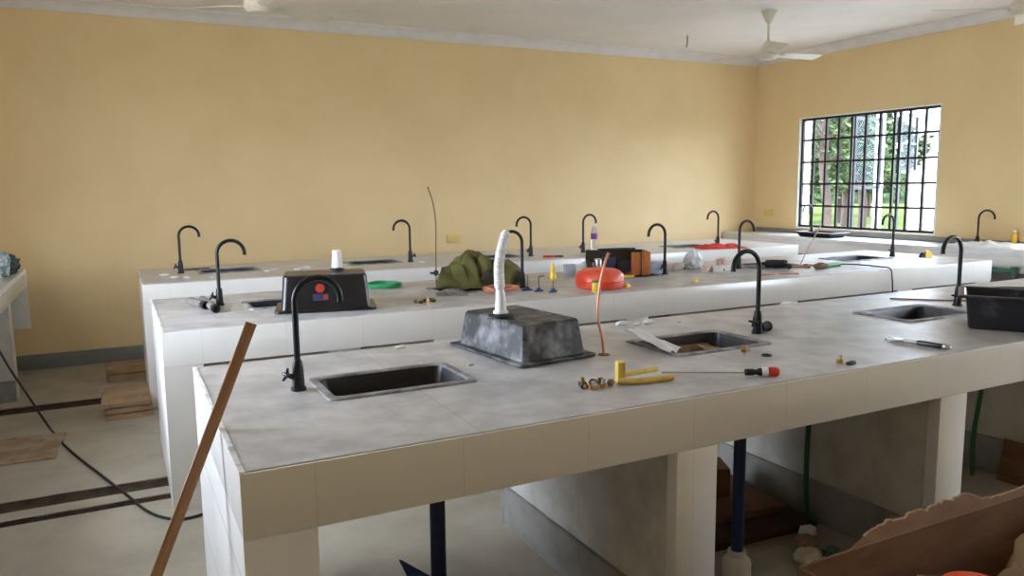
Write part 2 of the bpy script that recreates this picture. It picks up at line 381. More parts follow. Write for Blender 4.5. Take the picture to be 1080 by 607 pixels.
# bench under the barred window and bench along the left wall
WBX = 7.16
wb = thing('wall_bench', 'white tiled bench running along the wall under the barred window', 'bench', (WBX, YF+.02, 0))
LB = YB-YF-.04
WS = (7.2, 7.66, 6.28, 6.78)
MB().box(0, XR-WBX-.002, 0, LB, .885, .93, .003).build('worktop', M['topwhite'], wb)
MB().box(.004, .06, .002, LB-.002, .74, .884, .002).build('front_fascia', M['fascia'], wb)
MB().box(XR-WBX-.016, XR-WBX-.003, 0, LB, .9305, .985, .003).build('upstand', M['skirt'], wb)
for k in range(5):
    y = .1 + k*2.2
    MB().box(.01, XR-WBX-.014, y, y+.16, 0, .884, .004).build('support_wall', M['support'], wb)
lb = thing('wall_bench', 'white tiled bench along the left edge of the room with plastic bags on top', 'bench', (XL+.002, YF+.02, 0))
LWd = -.75-XL
MB().box(0, LWd, 0, LB, .86, .9, .003).build('worktop', M['topwhite'], lb)
MB().box(LWd-.06, LWd-.004, .002, LB-.002, .74, .859, .002).build('front_fascia', M['fascia'], lb)
for y in (1.2, 3.3, 5.6, 6.77, 8.4):
    y0 = y-YF-.02 if y > 5.7 else y
    w = MB().box(.004, LWd-.02, y0, y0+.16, 0, .859, .004).build('support_wall', M['support'], lb)
    s = MB()
    s.box(.004, LWd-.02, y0-.02, y0, 0, .16, .003).box(.004, LWd-.02, y0+.16, y0+.18, 0, .16, .003).build('skirting', M['supskirt'], w)

# ------------------------------------------------------------------ sinks
def basin_rings(L, W, D, n=6, rs=1.):
    hx, hy = L/2, W/2
    prof = [(.056, -D, .03), (.049, -D+.008, .034), (.034, -.02, .032), (.030, -.006, .035), (.001, -.004, .028), (0, .0, .028), (.003, .006, .028),
            (.012, .009, .028), (.026, .008, .03), (.033, .002, .035), (.038, -.02, .04), (.054, -D+.03, .038), (.064, -D+.012, .034), (.1, -D+.008, .03)]
    return [[(x, y, z) for x, y in rrect(hx-i, hy-i, r*rs, n)] for i, z, r in prof]
def basin(L, W, D, m, parent, flip=False, name='basin', lift=0., rs=1.):
    mb = MB().loops(basin_rings(L, W, D, 6, rs))
    if flip: mb.xf(Matrix.Translation((0, 0, lift)) @ Matrix.Rotation(PI, 4, 'X'))
    elif lift: mb.xf(Matrix.Translation((0, 0, lift)))
    return mb.build(name, m, parent, 30)
def rimmed_basin(L, W, D, m, parent):
    rg = basin_rings(L, W, D)
    MB().loops(rg[:4] + rg[9:]).build('bowl', m, parent, 30)
    e = [(x, y, z) for x, y, z in rg[3]]
    MB().loops([e] + rg[4:10] + [[(x, y, z-.003) for x, y, z in rg[9]]], False, False).build('rim', M['sinkrim'], parent, 30)
def drain(D, parent, lift=0.):
    MB().lathe([(.012, -D+.0085), (.03, -D+.0085), (.038, -D+.0105), (.04, -D+.0095), (.04, -D+.006)], 20, Matrix.Translation((0, 0, lift))).build('drain', M['darksteel'], parent)
def sink(s, label, m=None, z=.9, D=.165):
    r = thing('sink', label, 'sink', ((s[0]+s[1])/2, (s[2]+s[3])/2, z))
    rimmed_basin(s[1]-s[0], s[3]-s[2], D, m or M['sink'], r); drain(D, r); return r
sink(S1[0], 'empty black sink set into the front bench beside the left end tap', M['sink'])
sink(S1[1], 'black sink in the front bench holding white paper and brown cardboard')
sink(S1[2], 'black sink in the front bench just left of the upright black basin')
sink(S2[0], 'black sink in the middle bench left of the upturned basin with stickers')
sink(S2[1], 'black sink in the middle bench behind the olive bag')
sink(S2[2], 'black sink in the middle bench under the wooden tool crate')
sink(S2[3], 'black sink in the middle bench behind the black power drill')
sink(S2[4], 'black sink near the right end of the middle bench')
sink(S3[0], 'black sink at the left end of the farthest bench')
sink(S3[1], 'black sink in the farthest bench right of the upturned basin with white pipe')
sink(S3[2], 'black sink in the farthest bench behind the olive bag, tools beside it')
sink(S3[3], 'black sink in the farthest bench behind the bottle with purple label')
sink(S3[4], 'black sink in the farthest bench partly under the red cloth')

# upturned basins and the upright loose one
D = .142
t = thing('sink_basin', 'dusty black basin upside down on front bench with white corrugated hose on top', 'basin', (1.4325, 2.7535, .901), math.radians(96.5))
basin(.54, .365, D, M['sinkdust'], t, True, lift=.009, rs=.4)
MB().lathe([(.034, D+.009), (.034, D+.014), (.05, D+.015), (.05, D+.02), (.028, D+.022), (.028, D+.026)], 20, Matrix.Translation((-.02, .105, 0))).build('outlet_flange', M['blackrubber'], t)
pts, rad = [], []
ctr = smooth_path([(0, 0, 0), (0, 0, .06), (-.004, 0, .12), (-.004, 0, .2), (.012, 0, .27), (.030, 0, .325)], 16)
Rb = Matrix.Rotation(-math.radians(96.5), 3, 'Z')
for i, p in enumerate(ctr):
    f = i/(len(ctr)-1); p = Rb @ p
    pts.append((p.x-.02, p.y+.105, p.z+D+.027))
    base = .031 if f < .03 else .0245-.022*f if f < .3 else .0165 if f < .34 else .0212-.004*(f-.34)
    ribs = .0013*math.cos(i*PI) if f > .36 else 0
    rad.append(base + ribs if f < .97 else .014)
MB().tube(pts, rad, 16).build('corrugated_hose', M['whiteplastic'], t)

t = thing('sink_basin', 'clean black basin upside down on middle bench with red and blue stickers', 'basin', (1.02, 4.335, .901), math.radians(-13))
basin(.545, .38, .19, M['sinkclean'], t, True, lift=.009)
MB().lathe([(.03, .199), (.03, .205), (.04, .206), (.04, .211), (.026, .213), (.026, .216)], 20, Matrix.Translation((.07, 0.05, 0))).build('outlet_flange', M['blackrubber'], t)
MB().lathe([(.026, .217), (.031, .222), (.029, .25), (.026, .29), (.025, .315), (.02, .317), (.02, .29)], 20, Matrix.Translation((.07, .05, 0))).build('outlet_pipe', M['whiteplastic'], t)
# stickers lie on the sloping front wall
slope = math.atan2(.015, .162)
Ms = Matrix.Translation((-.03, -.19+.0405, .105)) @ Matrix.Rotation(-slope, 4, 'X')
MB().lathe([(.001, 0), (.024, 0), (.025, .0012), (.001, .0014)], 24, Ms @ Matrix.Translation((0, -.0008, .022)) @ Matrix.Rotation(PI/2, 4, 'X')).build('round_sticker', M['redstick'], t)
MB().box(-.04, .045, -.0022, -.0006, -.045, -.008, M=Ms).build('blue_sticker', M['bluestick'], t)
MB().box(.018, .04, -.0034, -.0023, -.04, -.014, M=Ms).build('red_sticker', M['redstick'], t)

u = Vector((.54, -.842, 0)); vv = Vector((.842, .54, 0))
cen = Vector((3.357, 2.167, 0)) + u*.2625 + vv*.19
t = thing('sink_basin', 'dusty black basin standing upright on the right of the front bench', 'basin', (cen.x, cen.y, .9005), math.atan2(u.y, u.x))
basin(.525, .38, .15, M['sinkblue'], t, False, lift=.15, rs=.45); drain(.15, t, .15)
t = thing('sink_basin', 'black basin lying loose on the white bench below the barred window', 'basin', (7.44, 6.52, .9305), PI/2)
basin(.56, .36, .05, M['sinkclean'], t, False, lift=.05); drain(.05, t, .05)

# ------------------------------------------------------------------ taps
def tap(x, y, label, spout=0., handle=180., h=.385, z=.9, lean=0., r=.0105):
    t = thing('swan_neck_tap', label, 'tap', (x, y, z), math.radians(spout), 'black swan neck taps')
    MB().lathe([(.025, 0), (.026, .004), (.025, .01), (.021, .014), (.0195, .05), (.018, .08), (.0155, .098), (.0125, .104)], 20).build('body', M['black'], t)
    R = .076; zc = h-R-r
    pts = [(0, 0, .1), (0, 0, .15), (0, 0, .22)] + arc(R, zc, R, 180, -2, 18)
    MB().tube(pts, r, 12).build('spout', M['black'], t)
    mx = pts[-1]
    MB().tube([mx, (mx[0], 0, mx[2]-.008)], r+.0012, 12).build('nozzle', M['black'], t)
    ha = math.radians(handle-spout); d = Vector((math.cos(ha), math.sin(ha), .45)).normalized()
    p0 = Vector((0, 0, .04)) + d*.012; p1 = p0 + d*.032
    hd = MB().tube([p0, p0+d*.014, p1], [.011, .0085, .0075], 12)
    side = d.cross(Vector((0, 0, 1))).normalized(); upv = side.cross(d).normalized()
    for sgn in (-1, 1):
        hd.tube([p1-d*.004, p1+side*sgn*.013+d*.002, p1+side*sgn*.023+d*.004], [.006, .0058, .004], 8)
        hd.tube([p1-d*.004, p1+upv*sgn*.013+d*.002, p1+upv*sgn*.023+d*.004], [.006, .0058, .004], 8)
    hd.build('handle', M['black'], t)
    return t
tap(.502, 2.576, 'black tap at the left end of the front bench beside the empty sink', 0, 190)
t2 = tap(2.53, 2.55, 'black tap on the front bench right of the sink holding paper and cardboard', 180, 200)
MB().tube([(-.03, -.012, .022), (-.075, -.02, .022)], [.021, .021], 14).tube([(-.075, -.02, .022), (-.088, -.022, .022)], [.024, .024], 14).build('hose_coupler', M['blackrubber'], t2)
tap(4.026, 2.596, 'black tap on the front bench behind the upright black basin', 180, 200)
tap(.496, 4.725, 'black tap at the left end of the middle bench beside grey tubes', 0, 180)
tap(2.365, 4.505, 'black tap on the middle bench between the olive bag and the blue clamps', 180, 200)
tap(3.629, 4.616, 'black tap on the middle bench right of the wooden tool crate', 180, 200)
tap(4.362, 4.618, 'black tap on the middle bench between printed cartons and the power drill', 0, 200)
tap(6.229, 4.655, 'black tap near the right end of the middle bench, in front of the window', 180, 200)
tap(.428, 6.742, 'black tap at the left end of the farthest bench', 0, 180)
tap(2.33, 6.605, 'black tap on the farthest bench left of the tall thin rusty wire', 180, 0)
tap(3.504, 6.493, 'black tap on the farthest bench behind the clamp with yellow grip, hooked to the left', 180, 200)
tap(4.14, 6.569, 'black tap on the farthest bench beside the bottle with purple label', 0, 200)
tap(5.789, 6.454, 'black tap on the farthest bench standing behind the red cloth', 180, 200)
tap(7.5, 6.72, 'thin black tap on the window bench behind the loose basin', 180, 200, z=.93, r=.009)
tap(7.5, 4.68, 'black tap on the window bench standing right of the barred window', -30, 200, z=.93, h=.36, r=.009)

# ------------------------------------------------------------------ things on the front bench
def nut(x, y, z, label, rz, m, grp, r=.011, h=.012, lying=False):
    n = thing('brass_fitting', label, 'fitting', (x, y, z), rz, grp)
    Mx = Matrix.Translation((0, 0, r*.95)) @ Matrix.Rotation(PI/2, 4, 'X') if lying else Matrix()
    MB().lathe([(r*.6, 0), (r, 0), (r, h), (r*.6, h), (r*.55, h*.5)], 6, Mx, False, False).build('hex_nut', m, n, 20)
    MB().lathe([(r*.58, -.002 if lying else .0), (r*.58, h+.014), (r*.4, h+.014), (r*.4, 0)], 14, Mx, True, True).build('threaded_stub', M['steel'] if m is M['brass'] else M['brass'], n)
    return n
for k, (dx, dy, ly) in enumerate([(-.055, .012, True), (-.03, -.018, False), (-.012, .02, True), (.012, -.012, False), (.032, .022, True), (.052, .0, True), (-.035, .045, False)]):
    nut(1.393+dx, 2.115+dy, .9, 'small brass and steel tap fitting in the little heap left of the yellow tool', k*1.1, M['brass'] if k % 2 else M['darksteel'], 'brass fittings heaped on the front bench', .013, .014, ly)
nut(2.19, 2.29, .9, 'brass fitting lying just below the sink with cardboard', .6, M['brass'], None, .014, .02, True)
tag(MB().lathe([(.010, 0), (.019, 0), (.02, .003), (.019, .006), (.010, .006), (.010, 0)], 24, None, False, False).build('rubber_washer', M['blackrubber']), 'black rubber washer on the front bench beside the brass fitting', 'washer')
at(bpy.data.objects['rubber_washer'], (2.225, 2.19, .9))
nut(2.37, 1.965, .9, 'brass fitting near the front edge of the front bench right of the screwdriver', .3, M['brass'], None, .013, .016, False)
tag(at(MB().box(-.022, .022, -.01, .01, 0, .012, .004).build('rubber_plug', M['blackrubber']), (2.385, 1.93, .9), (0, 0, .2)), 'small black rubber plug beside the brass fitting near the bench edge', 'plug')
# yellow L shaped tool : upright plate with two prongs lying on the bench
t = thing('yellow_bracket', 'yellow bracket tool with upright plate and two prongs on the front bench', 'bracket', (1.475, 2.125, .9), math.radians(-20))
MB().box(0, .028, -.012, .03, .0, .075, .004).build('upright_plate', M['paleyellow'], t)
MB().tube(smooth_path([(.004, -.006, .011), (.03, -.02, .011), (.06, -.022, .011), (.2, .01, .011)], 6), .0105, 10).build('prong', M['paleyellow'], t)
MB().tube([(.026, .03, .022), (.1, .06, .022), (.17, .1, .02)], .0095, 10).build('prong', M['paleyellow'], t)
# screwdriver
p0, p1, p2 = Vector((1.715, 2.17, .906)), Vector((1.914, 1.984, .915)), Vector((2.02, 1.925, .915))
t = thing('screwdriver', 'long screwdriver with black, white and red handle on the front bench', 'screwdriver', (1.914, 1.984, .9), math.atan2(p2.y-p1.y, p2.x-p1.x))
MB().tube([(-.28, .045, .005), (0, 0, .015)], .0032, 8).build('shaft', M['steel'], t)
MB().lathe([(.008, 0), (.012, .004), (.012, .03), (.009, .036), (.0095, .042), (.015, .055), (.016, .08)], 16, axis_m((0, 0, .0165), (1, 0, 0))).build('handle', M['blackrubber'], t)
MB().lathe([(.0162, .058), (.0168, .062), (.0168, .076), (.0162, .08)], 16, axis_m((0, 0, .0175), (1, 0, 0))).build('grip_band', M['whiteplastic'], t)
MB().lathe([(.0165, .0865), (.017, .095), (.0165, .11), (.012, .118), (.004, .12)], 16, axis_m((0, 0, .0175), (1, 0, 0))).build('end_cap', M['red'], t)
# adjustable spanner
p0, p1 = Vector((2.885, 2.15)), Vector((2.93, 1.91)); dd = p1-p0
t = thing('pipe_spanner', 'steel and grey handled spanner lying on the right of the front bench', 'spanner', (p0.x, p0.y, .9), math.atan2(dd.y, dd.x))
ln = dd.length
jaw = [(-.01, .012), (.022, .03), (.045, .026), (.06, .012), (.06, -.01), (.04, -.022), (.012, -.028), (-.008, -.02), (.012, -.01), (.024, -.002), (.014, .006)]
MB().loops([[(x, y, .004) for x, y in jaw], [(x, y, .014) for x, y in jaw]]).tube([(.055, 0, .009), (ln*.5, 0, .009)], .008, 8).build('jaw', M['steel'], t)
MB().lathe([(.009, 0), (.0105, .006), (.0105, ln*.38), (.009, ln*.4)], 12, axis_m((ln*.48, 0, .0105), (1, 0, 0))).build('handle', M['darksteel'], t)
MB().lathe([(.009, 0), (.011, .003), (.011, .016), (.006, .03)], 12, axis_m((ln*.89, 0, .011), (1, 0, 0))).build('end_cap', M['steel'], t)
# copper rod standing out of the worktop
t = thing('copper_wire', 'bent copper rod standing up from the front bench beside the dusty basin', 'wire', (1.686, 2.52, .9))
MB().tube(smooth_path([(0, 0, .001), (-.008, 0, .07), (-.03, 0, .16), (-.022, 0, .27), (.0, 0, .36), (.02, 0, .405)], 6), .0055, 8).build('rod', M['copper'], t)
MB().lathe([(.008, 0), (.024, 0), (.022, .004), (.008, .006)], 16).build('grommet', M['rust'], t)
# paper and cardboard in the second sink
t = MB(); P = [Vector(p) for p in ((1.90, 2.375, .914), (2.03, 2.46, .90), (1.96, 2.655, .955), (1.872, 2.65, .968))]
def sheet(mb, P, n=10, th=.0015, wob=.006, seed=0):
    g = []
    for j in range(n+1):
        row = []
        for i in range(n+1):
            u, w = i/n, j/n
            p = P[0]*(1-u)*(1-w) + P[1]*u*(1-w) + P[2]*u*w + P[3]*(1-u)*w
            row.append(p + Vector((0, 0, 1))*wob*noise.noise(Vector((u*3+seed, w*3, seed))))
        g.append(row)
    nrm = (P[1]-P[0]).cross(P[3]-P[0]).normalized()*th
    A = [[mb.bm.verts.new(p) for p in r] for r in g]; B = [[mb.bm.verts.new(p-nrm) for p in r] for r in g]
    for j in range(n):
        for i in range(n):
            mb.bm.faces.new((A[j][i], A[j][i+1], A[j+1][i+1], A[j+1][i])); mb.bm.faces.new((B[j][i], B[j+1][i], B[j+1][i+1], B[j][i+1]))
    for i in range(n):
        for X0, X1, Y0, Y1 in ((A[0][i], A[0][i+1], B[0][i], B[0][i+1]), (A[n][i], A[n][i+1], B[n][i], B[n][i+1]), (A[i][0], A[i+1][0], B[i][0], B[i+1][0]), (A[i][n], A[i+1][n], B[i][n], B[i+1][n])):
            mb.bm.faces.new((X0, X1, Y1, Y0))
    return mb
tag(sheet(MB(), P, seed=3, wob=.02).build('paper_sheet', M['paper']), 'white paper sheet leaning out of the sink in the front bench', 'paper')
P = [Vector(p) for p in ((1.99, 2.40, .80), (2.24, 2.40, .80), (2.29, 2.60, .872), (2.02, 2.615, .880))]
tag(sheet(MB(), P, th=.004, seed=5, wob=.006).build('cardboard_piece', M['card']), 'brown cardboard piece lying inside the sink with the white paper', 'cardboard')
P = [Vector(p) for p in ((2.20, 2.40, .84), (2.32, 2.41, .81), (2.33, 2.58, .855), (2.22, 2.59, .875))]
tag(sheet(MB(), P, th=.004, seed=8, wob=.005).build('cardboard_flap', M['dustcard']), 'pale folded cardboard flap at the right side inside the same sink', 'cardboard')
# plaster crumbs along the rear edge
for k, (x, y, s) in enumerate([(1.02, 3.05, .014), (1.36, 3.06, .011), (2.13, 3.03, .02), (2.19, 2.99, .013), (2.26, 3.0, .017), (2.4, 2.94, .009), (2.3, 3.04, .011), (.99, 2.72, .007), (1.15, 2.62, .008)]):
    tag(MB().blob(x, y, .9+s*.35, s*1.5, s, s*.6, .3, 2, k*3.1, 12, 8, .9).build('plaster_crumb', M['plaster']), 'white plaster crumb on the dusty top of the front bench', 'debris', 'plaster crumbs on the front bench')
tag(MB().tube([(3.92, 2.93, .905), (4.12, 2.72, .905), (4.35, 2.55, .905)], .0045, 8).build('thin_rod', M['rust']), 'thin brown rod lying behind the upright basin on the front bench', 'rod')
tag(MB().tube(smooth_path([(4.42, 2.78, .905), (4.6, 2.8, .93), (4.85, 2.72, .925), (5.1, 2.62, .905)], 8), .006, 8).build('black_cable', M['blackrubber']), 'short black cable on the far right of the front bench', 'cable')

# timber lath leaning on the front bench
p0, p1 = Vector((-.189, 2.25, .0)), Vector((.316, 2.25, 1.195))
d = (p1-p0); Lr = d.length
mb = MB().box(-.0155, .0155, -.006, .006, 0, Lr, .0015)
st = mb.build('timber_lath', M['wood']); st.rotation_euler = (0, math.atan2(d.x, d.z), 0); st.location = p0
tag(st, 'brown timber lath leaning against the left end of the front bench', 'stick')

# ------------------------------------------------------------------ things on the middle bench
Z = .9
for k, (xa, ya, xb, yb, lab) in enumerate([(.345, 4.86, .41, 4.60, 'grey rubber tube with black end, left one of the two beside the tap'), (.415, 4.88, .445, 4.44, 'grey rubber tube with black end, right one of the two beside the tap')]):
    dv = Vector((xb-xa, yb-ya, 0)); l = dv.length
    t = thing('rubber_tube', lab, 'tube', (xa, ya, Z), math.atan2(dv.y, dv.x), 'grey tubes beside the tap')
    MB().lathe([(.019, 0), (.022, .003), (.022, l-.05), (.021, l-.048)], 16, axis_m((0, 0, .0235), (1, 0, 0))).build('tube_body', M['greytube'], t)
    MB().lathe([(.0225, 0), (.0235, .004), (.0235, .05), (.018, .052), (.012, .03)], 16, axis_m((l-.052, 0, .0235), (1, 0, 0))).build('end_cap', M['blackrubber'], t)
# green hose coil
mb = MB(); n = 150
mb.tube([(1.57+(.11+.012*math.sin(k*.31))*math.cos(k*2*PI/30), 5.02+(.11+.012*math.sin(k*.31))*math.sin(k*2*PI/30), Z+.006+.022*k/n+.002*math.sin(k)) for k in range(n)], .0065, 8)
tag(mb.build('green_hose_coil', M['green']), 'coil of thin green hose behind the upturned basin with stickers', 'hose')
# screws and fittings near the bench front
for k, (dx, dy) in enumerate([(-.05, .01), (-.025, -.015), (.0, .015), (.02, -.01), (.045, .012), (.06, -.006)]):
    nut(1.56+dx, 4.21+dy, Z, 'small dark metal fitting in the heap between basin and olive bag', k*.8, M['darksteel'] if k % 3 else M['brass'], 'dark fittings heaped on the middle bench', .012, .016, k % 2 == 0)
# rusty tall wire with a little valve
t = thing('tall_wire', 'tall thin rusty wire standing upright left of the olive bag', 'wire', (1.893, 4.86, Z))
MB().tube(smooth_path([(0, 0, 0), (.002, 0, .2), (.006, 0, .42), (-.01, 0, .56), (-.045, 0, .67)], 6), .0045, 6).build('wire', M['rust'], t)
MB().lathe([(.012, .075), (.016, .08), (.016, .105), (.01, .11)], 12).tube([(0, 0, .09), (-.03, -.01, .095), (-.042, -.012, .095)], [.008, .007, .01], 8).build('valve', M['darksteel'], t)
# olive canvas bag
t = thing('canvas_bag', 'crumpled olive green canvas bag in the middle of the middle bench', 'bag', (2.172, 4.775, Z), math.radians(-27))
def bagf(cx, cy, rx, ry, rz, amp, seed, fl=0.):
    return MB().blob(cx, cy, rz*.42, rx, ry, rz*.72, amp, 2.2, seed, 64, 40, fl)
def cloth_fold(mb, f, nu, nv, th):
    g = [[Vector(f(i/nu, j/nv)) for i in range(nu+1)] for j in range(nv+1)]
    A = [[mb.bm.verts.new(p) for p in r] for r in g]; B = [[mb.bm.verts.new(p-Vector((0, 0, th))) for p in r] for r in g]
    for j in range(nv):
        for i in range(nu):
            mb.bm.faces.new((A[j][i], A[j][i+1], A[j+1][i+1], A[j+1][i])); mb.bm.faces.new((B[j][i], B[j+1][i], B[j+1][i+1], B[j][i+1]))
    for i in range(nu):
        mb.bm.faces.new((A[0][i], A[0][i+1], B[0][i+1], B[0][i])); mb.bm.faces.new((A[nv][i], A[nv][i+1], B[nv][i+1], B[nv][i]))
    for j in range(nv):
        mb.bm.faces.new((A[j][0], A[j+1][0], B[j+1][0], B[j][0])); mb.bm.faces.new((A[j][nu], A[j+1][nu], B[j+1][nu], B[j][nu]))
    return mb
def bag_h(u, v):
    # slumped heap: broad hump left of centre, lower roll at the right, deep folds running down the front
    x = -.29 + .58*u; y = -.17 + .34*v
    kn = ((-.30, 0), (-.275, .08), (-.2, .155), (-.07, .235), (.03, .21), (.12, .185), (.2, .165), (.26, .12), (.285, .06), (.30, 0))
    ridge = 0
    for (xa, za), (xb, zb_) in zip(kn, kn[1:]):
        if xa <= x <= xb: ridge = za + (zb_-za)*(x-xa)/(xb-xa)
    env = max(0, 1-(abs(y)/.172)**3)**.7
    cr = 0
    for xa, ya, xb, yb, wd_, dp in ((-.02, -.17, -.19, -.02, .014, .08), (.05, -.17, -.02, -.07, .018, .10), (.13, -.17, .09, .02, .018, .09), (-.17, -.17, -.22, 0, .014, .05), (-.10, -.06, .10, -.03, .013, .05)):
        ab = Vector((xb-xa, yb-ya)); ap = Vector((x-xa, y-ya)); tt = max(0, min(1, ap.dot(ab)/ab.dot(ab)))
        cr += dp*math.exp(-((ap-ab*tt).length/wd_)**2)*(1-.4*tt)
    fold = .035*noise.noise(Vector((x*7-y*5, y*6+x*3, 1.3))) + .014*noise.noise(Vector((x*22, y*22, 3)))
    z = max(.004, (ridge+fold)*env - cr*min(1, ridge*env*8))
    k = 1+.10*noise.noise(Vector((x*5, y*5, 9)))
    return (x*k, y*k, z)
MB().field(80, 50, bag_h, 0.).build('bag_body', M['olive'], t, 60)
def flap(u, v):
    x = -.25 + .26*u; y = -.20 + .03*u + .16*v
    zz = .012 + (.165*v**.8)*(1-.35*abs(u-.6)) + .014*math.sin(u*8+v*4)
    return (x, y-.03*math.sin(PI*v), zz)
cloth_fold(MB(), flap, 20, 14, .005).build('flap', M['olive'], t, 60)
MB().blob(.085, -.15, .06, .06, .035, .055, .25, 2.4, 3., 24, 16, .002).build('cavity_shade', M['olivedark'], t, 60)  # dark lump painted in for the shade of the bag's hollow
MB().lathe([(.045, 0), (.056, .01), (.06, .05), (.06, .09), (.05, .1), (.03, .097)], 24, axis_m((.2, -.09, .0615), (.55, -.8, 0))).build('rolled_end', M['olive'], t, 50)
# clear plastic bag
def plas(u, v):
    x, y = -.1+.2*u, -.07+.14*v
    e = (math.sin(PI*u)*math.sin(PI*v))**.6
    return (x, y, .002+e*(.022+.016*(1-2*abs(noise.noise(Vector((x*22, y*22, 2)))))))
o = tag(MB().field(26, 20, plas, 0.).build('plastic_bag', M['clear'], None, 60), 'flat clear plastic bag in front of the olive bag', 'bag'); at(o, (1.83, 4.44, Z), (0, 0, -.3))
# copper coil
mb = MB(); n = 130
mb.tube([(2.17+(.115+.014*math.sin(k*.17))*math.cos(k*2*PI/36)*1.05, 4.41+(.08+.01*math.sin(k*.23))*math.sin(k*2*PI/36), Z+.006+.026*k/n+.003*math.sin(k*.5)) for k in range(n)], .005, 8)
tag(mb.build('copper_wire_coil', M['copper']), 'loose coil of copper wire in front of the olive bag', 'wire')
# three blue footed clamps
for k, (x, y, h, lab) in enumerate([(2.325, 4.36, .1, 'leftmost blue footed clamp standing beside the copper coil'), (2.365, 4.28, .095, 'middle blue footed clamp with a short bent top bar'), (2.425, 4.205, .09, 'rightmost blue footed clamp, topped by a yellow conical grip')]):
    t = thing('clamp', lab, 'clamp', (x, y, Z), .2*k, 'blue clamps on the middle bench')
    MB().box(-.03, .03, -.014, .014, 0, .01, .003).box(-.012, .012, -.01, .01, .01, .024, .003).build('foot', M['bluep'], t)
    mb = MB().tube([(0, 0, .022), (0, 0, h)], .0045, 8)
    if k == 1: mb.tube([(0, 0, h), (.045, 0, h+.002)], .0045, 8)
    mb.build('screw_rod', M['rust'], t)
    if k == 2: MB().lathe([(.008, .075), (.02, .085), (.022, .105), (.015, .12), (.014, .14), (.017, .145), (.012, .165), (.007, .185), (.001, .187)], 16).build('grip', M['yellow'], t)
# small white box, white sack
def carton(name, x, y, z, w, d, h, rz, m, label, cat='box', m2=None, grp=None):
    t = thing(name, label, cat, (x, y, z), rz, grp)
    MB().box(-w/2, w/2, -d/2, d/2, 0, h-.0015, .0015).build('carton_body', m, t)
    for s in (-1, 1):
        MB().box(s*w/4-w/4+.001, s*w/4+w/4-.001, -d/2+.001, d/2-.001, h-.0014, h, 0).build('lid_flap', m2 or m, t)
    return t
carton('small_box', 3.03, 5.0, Z, .085, .06, .075, -.25, M['palebox'], 'small pale blue box behind the clamp with yellow grip, left of the orange red tub')
tag(MB().blob(3.16, 4.95, Z+.04, .06, .045, .05, .3, 2.2, 7, 24, 16, Z).build('paper_wad', M['paper']), 'crumpled white paper beside the tool crate, behind the orange red tub', 'paper')
# orange red round tub
t = thing('round_tub', 'squat round orange red plastic tub at the front of the middle bench', 'tub', (2.80, 4.24, Z))
MB().lathe([(.14, 0), (.153, .006), (.159, .03), (.159, .045), (.155, .048), (.159, .051), (.157, .085), (.135, .11), (.11, .122), (.07, .126), (.06, .122), (.001, .121)], 40).build('tub_body', M['tubred'], t, 50)
MB().lathe([(.062, .1225), (.062, .128), (.05, .13), (.001, .1305)], 28).build('cap', M['tubred'], t)
t = thing('yellow_can', 'small yellow can standing in front of the orange red tub', 'can', (2.655, 4.07, Z))
MB().lathe([(.019, 0), (.021, .003), (.021, .058), (.019, .061)], 20).build('can_body', M['yellow'], t)
MB().lathe([(.019, .0615), (.021, .064), (.021, .07), (.017, .073), (.001, .0735)], 20).build('lid', M['green'], t)
for x, y, lab in ((2.945, 4.135, 'yellow plastic clip beside the orange red tub'), (3.52, 4.145, 'yellow plastic clip alone near the front edge of the middle bench')):
    t = thing('plastic_clip', lab, 'clip', (x, y, Z), .4, 'yellow clips on the middle bench')
    MB().box(-.026, .026, -.013, .013, 0, .012, .003).build('clip_base', M['yellow'], t); MB().box(-.006, .016, -.009, .009, .0122, .026, .003).build('tab', M['yellow'], t)
# wooden tool crate with tools inside
t = thing('tool_crate', 'orange brown wooden crate of tools behind the orange red tub', 'crate', (3.30, 4.76, Z+.01), math.radians(-24))
w, dp, h = .44, .26, .17
MB().box(.08, w/2, -dp/2, -dp/2+.014, 0, h, .002).build('front_board', M['crate'], t)
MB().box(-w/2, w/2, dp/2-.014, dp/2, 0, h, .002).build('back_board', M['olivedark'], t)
MB().box(w/2-.014, w/2, -dp/2+.015, dp/2-.015, 0, h, .002).build('side_board', M['crate'], t)
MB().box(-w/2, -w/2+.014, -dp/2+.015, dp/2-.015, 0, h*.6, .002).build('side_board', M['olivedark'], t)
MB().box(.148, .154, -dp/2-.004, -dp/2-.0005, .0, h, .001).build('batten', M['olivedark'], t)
MB().box(-w/2+.015, w/2-.015, -dp/2+.016, dp/2-.015, 0, .012).build('bottom_board', M['crate'], t)
Mc = Matrix.Translation((3.30, 4.76, Z+.01)) @ Matrix.Rotation(math.radians(-24), 4, 'Z')
def put(o, x, y, z, rz=0.):
    p = Mc @ Vector((x, y, z)); o.location = p; o.rotation_euler = (0, 0, math.radians(-24)+rz); return o
t = put(thing('pliers', 'dark pliers lying across the top of the wooden tool crate', 'pliers'), .02, .0, .172, .2)
MB().tube(smooth_path([(-.16, .015, .01), (-.08, .03, .01), (0, .008, .01), (.06, -.008, .01)], 6), .009, 8).tube(smooth_path([(-.16, -.02, .012), (-.08, -.03, .012), (0, -.008, .012), (.06, .008, .012)], 6), .009, 8).build('grip', M['blackrubber'], t)
MB().box(.06, .12, -.012, .012, .004, .02, .004).build('jaw', M['darksteel'], t)
t = put(thing('tin_can', 'shiny tin in the left end of the wooden tool crate', 'tin'), -.155, -.07, .013)
MB().lathe([(.028, 0), (.03, .003), (.03, .1), (.028, .105)], 20).build('tin_body', M['steel'], t); MB().lathe([(.028, .1055), (.03, .108), (.001, .109)], 20).build('lid', M['paper'], t)
t = put(thing('drill_case', 'dark blue box inside the wooden tool crate', 'box'), -.08, -.05, .013, .1)
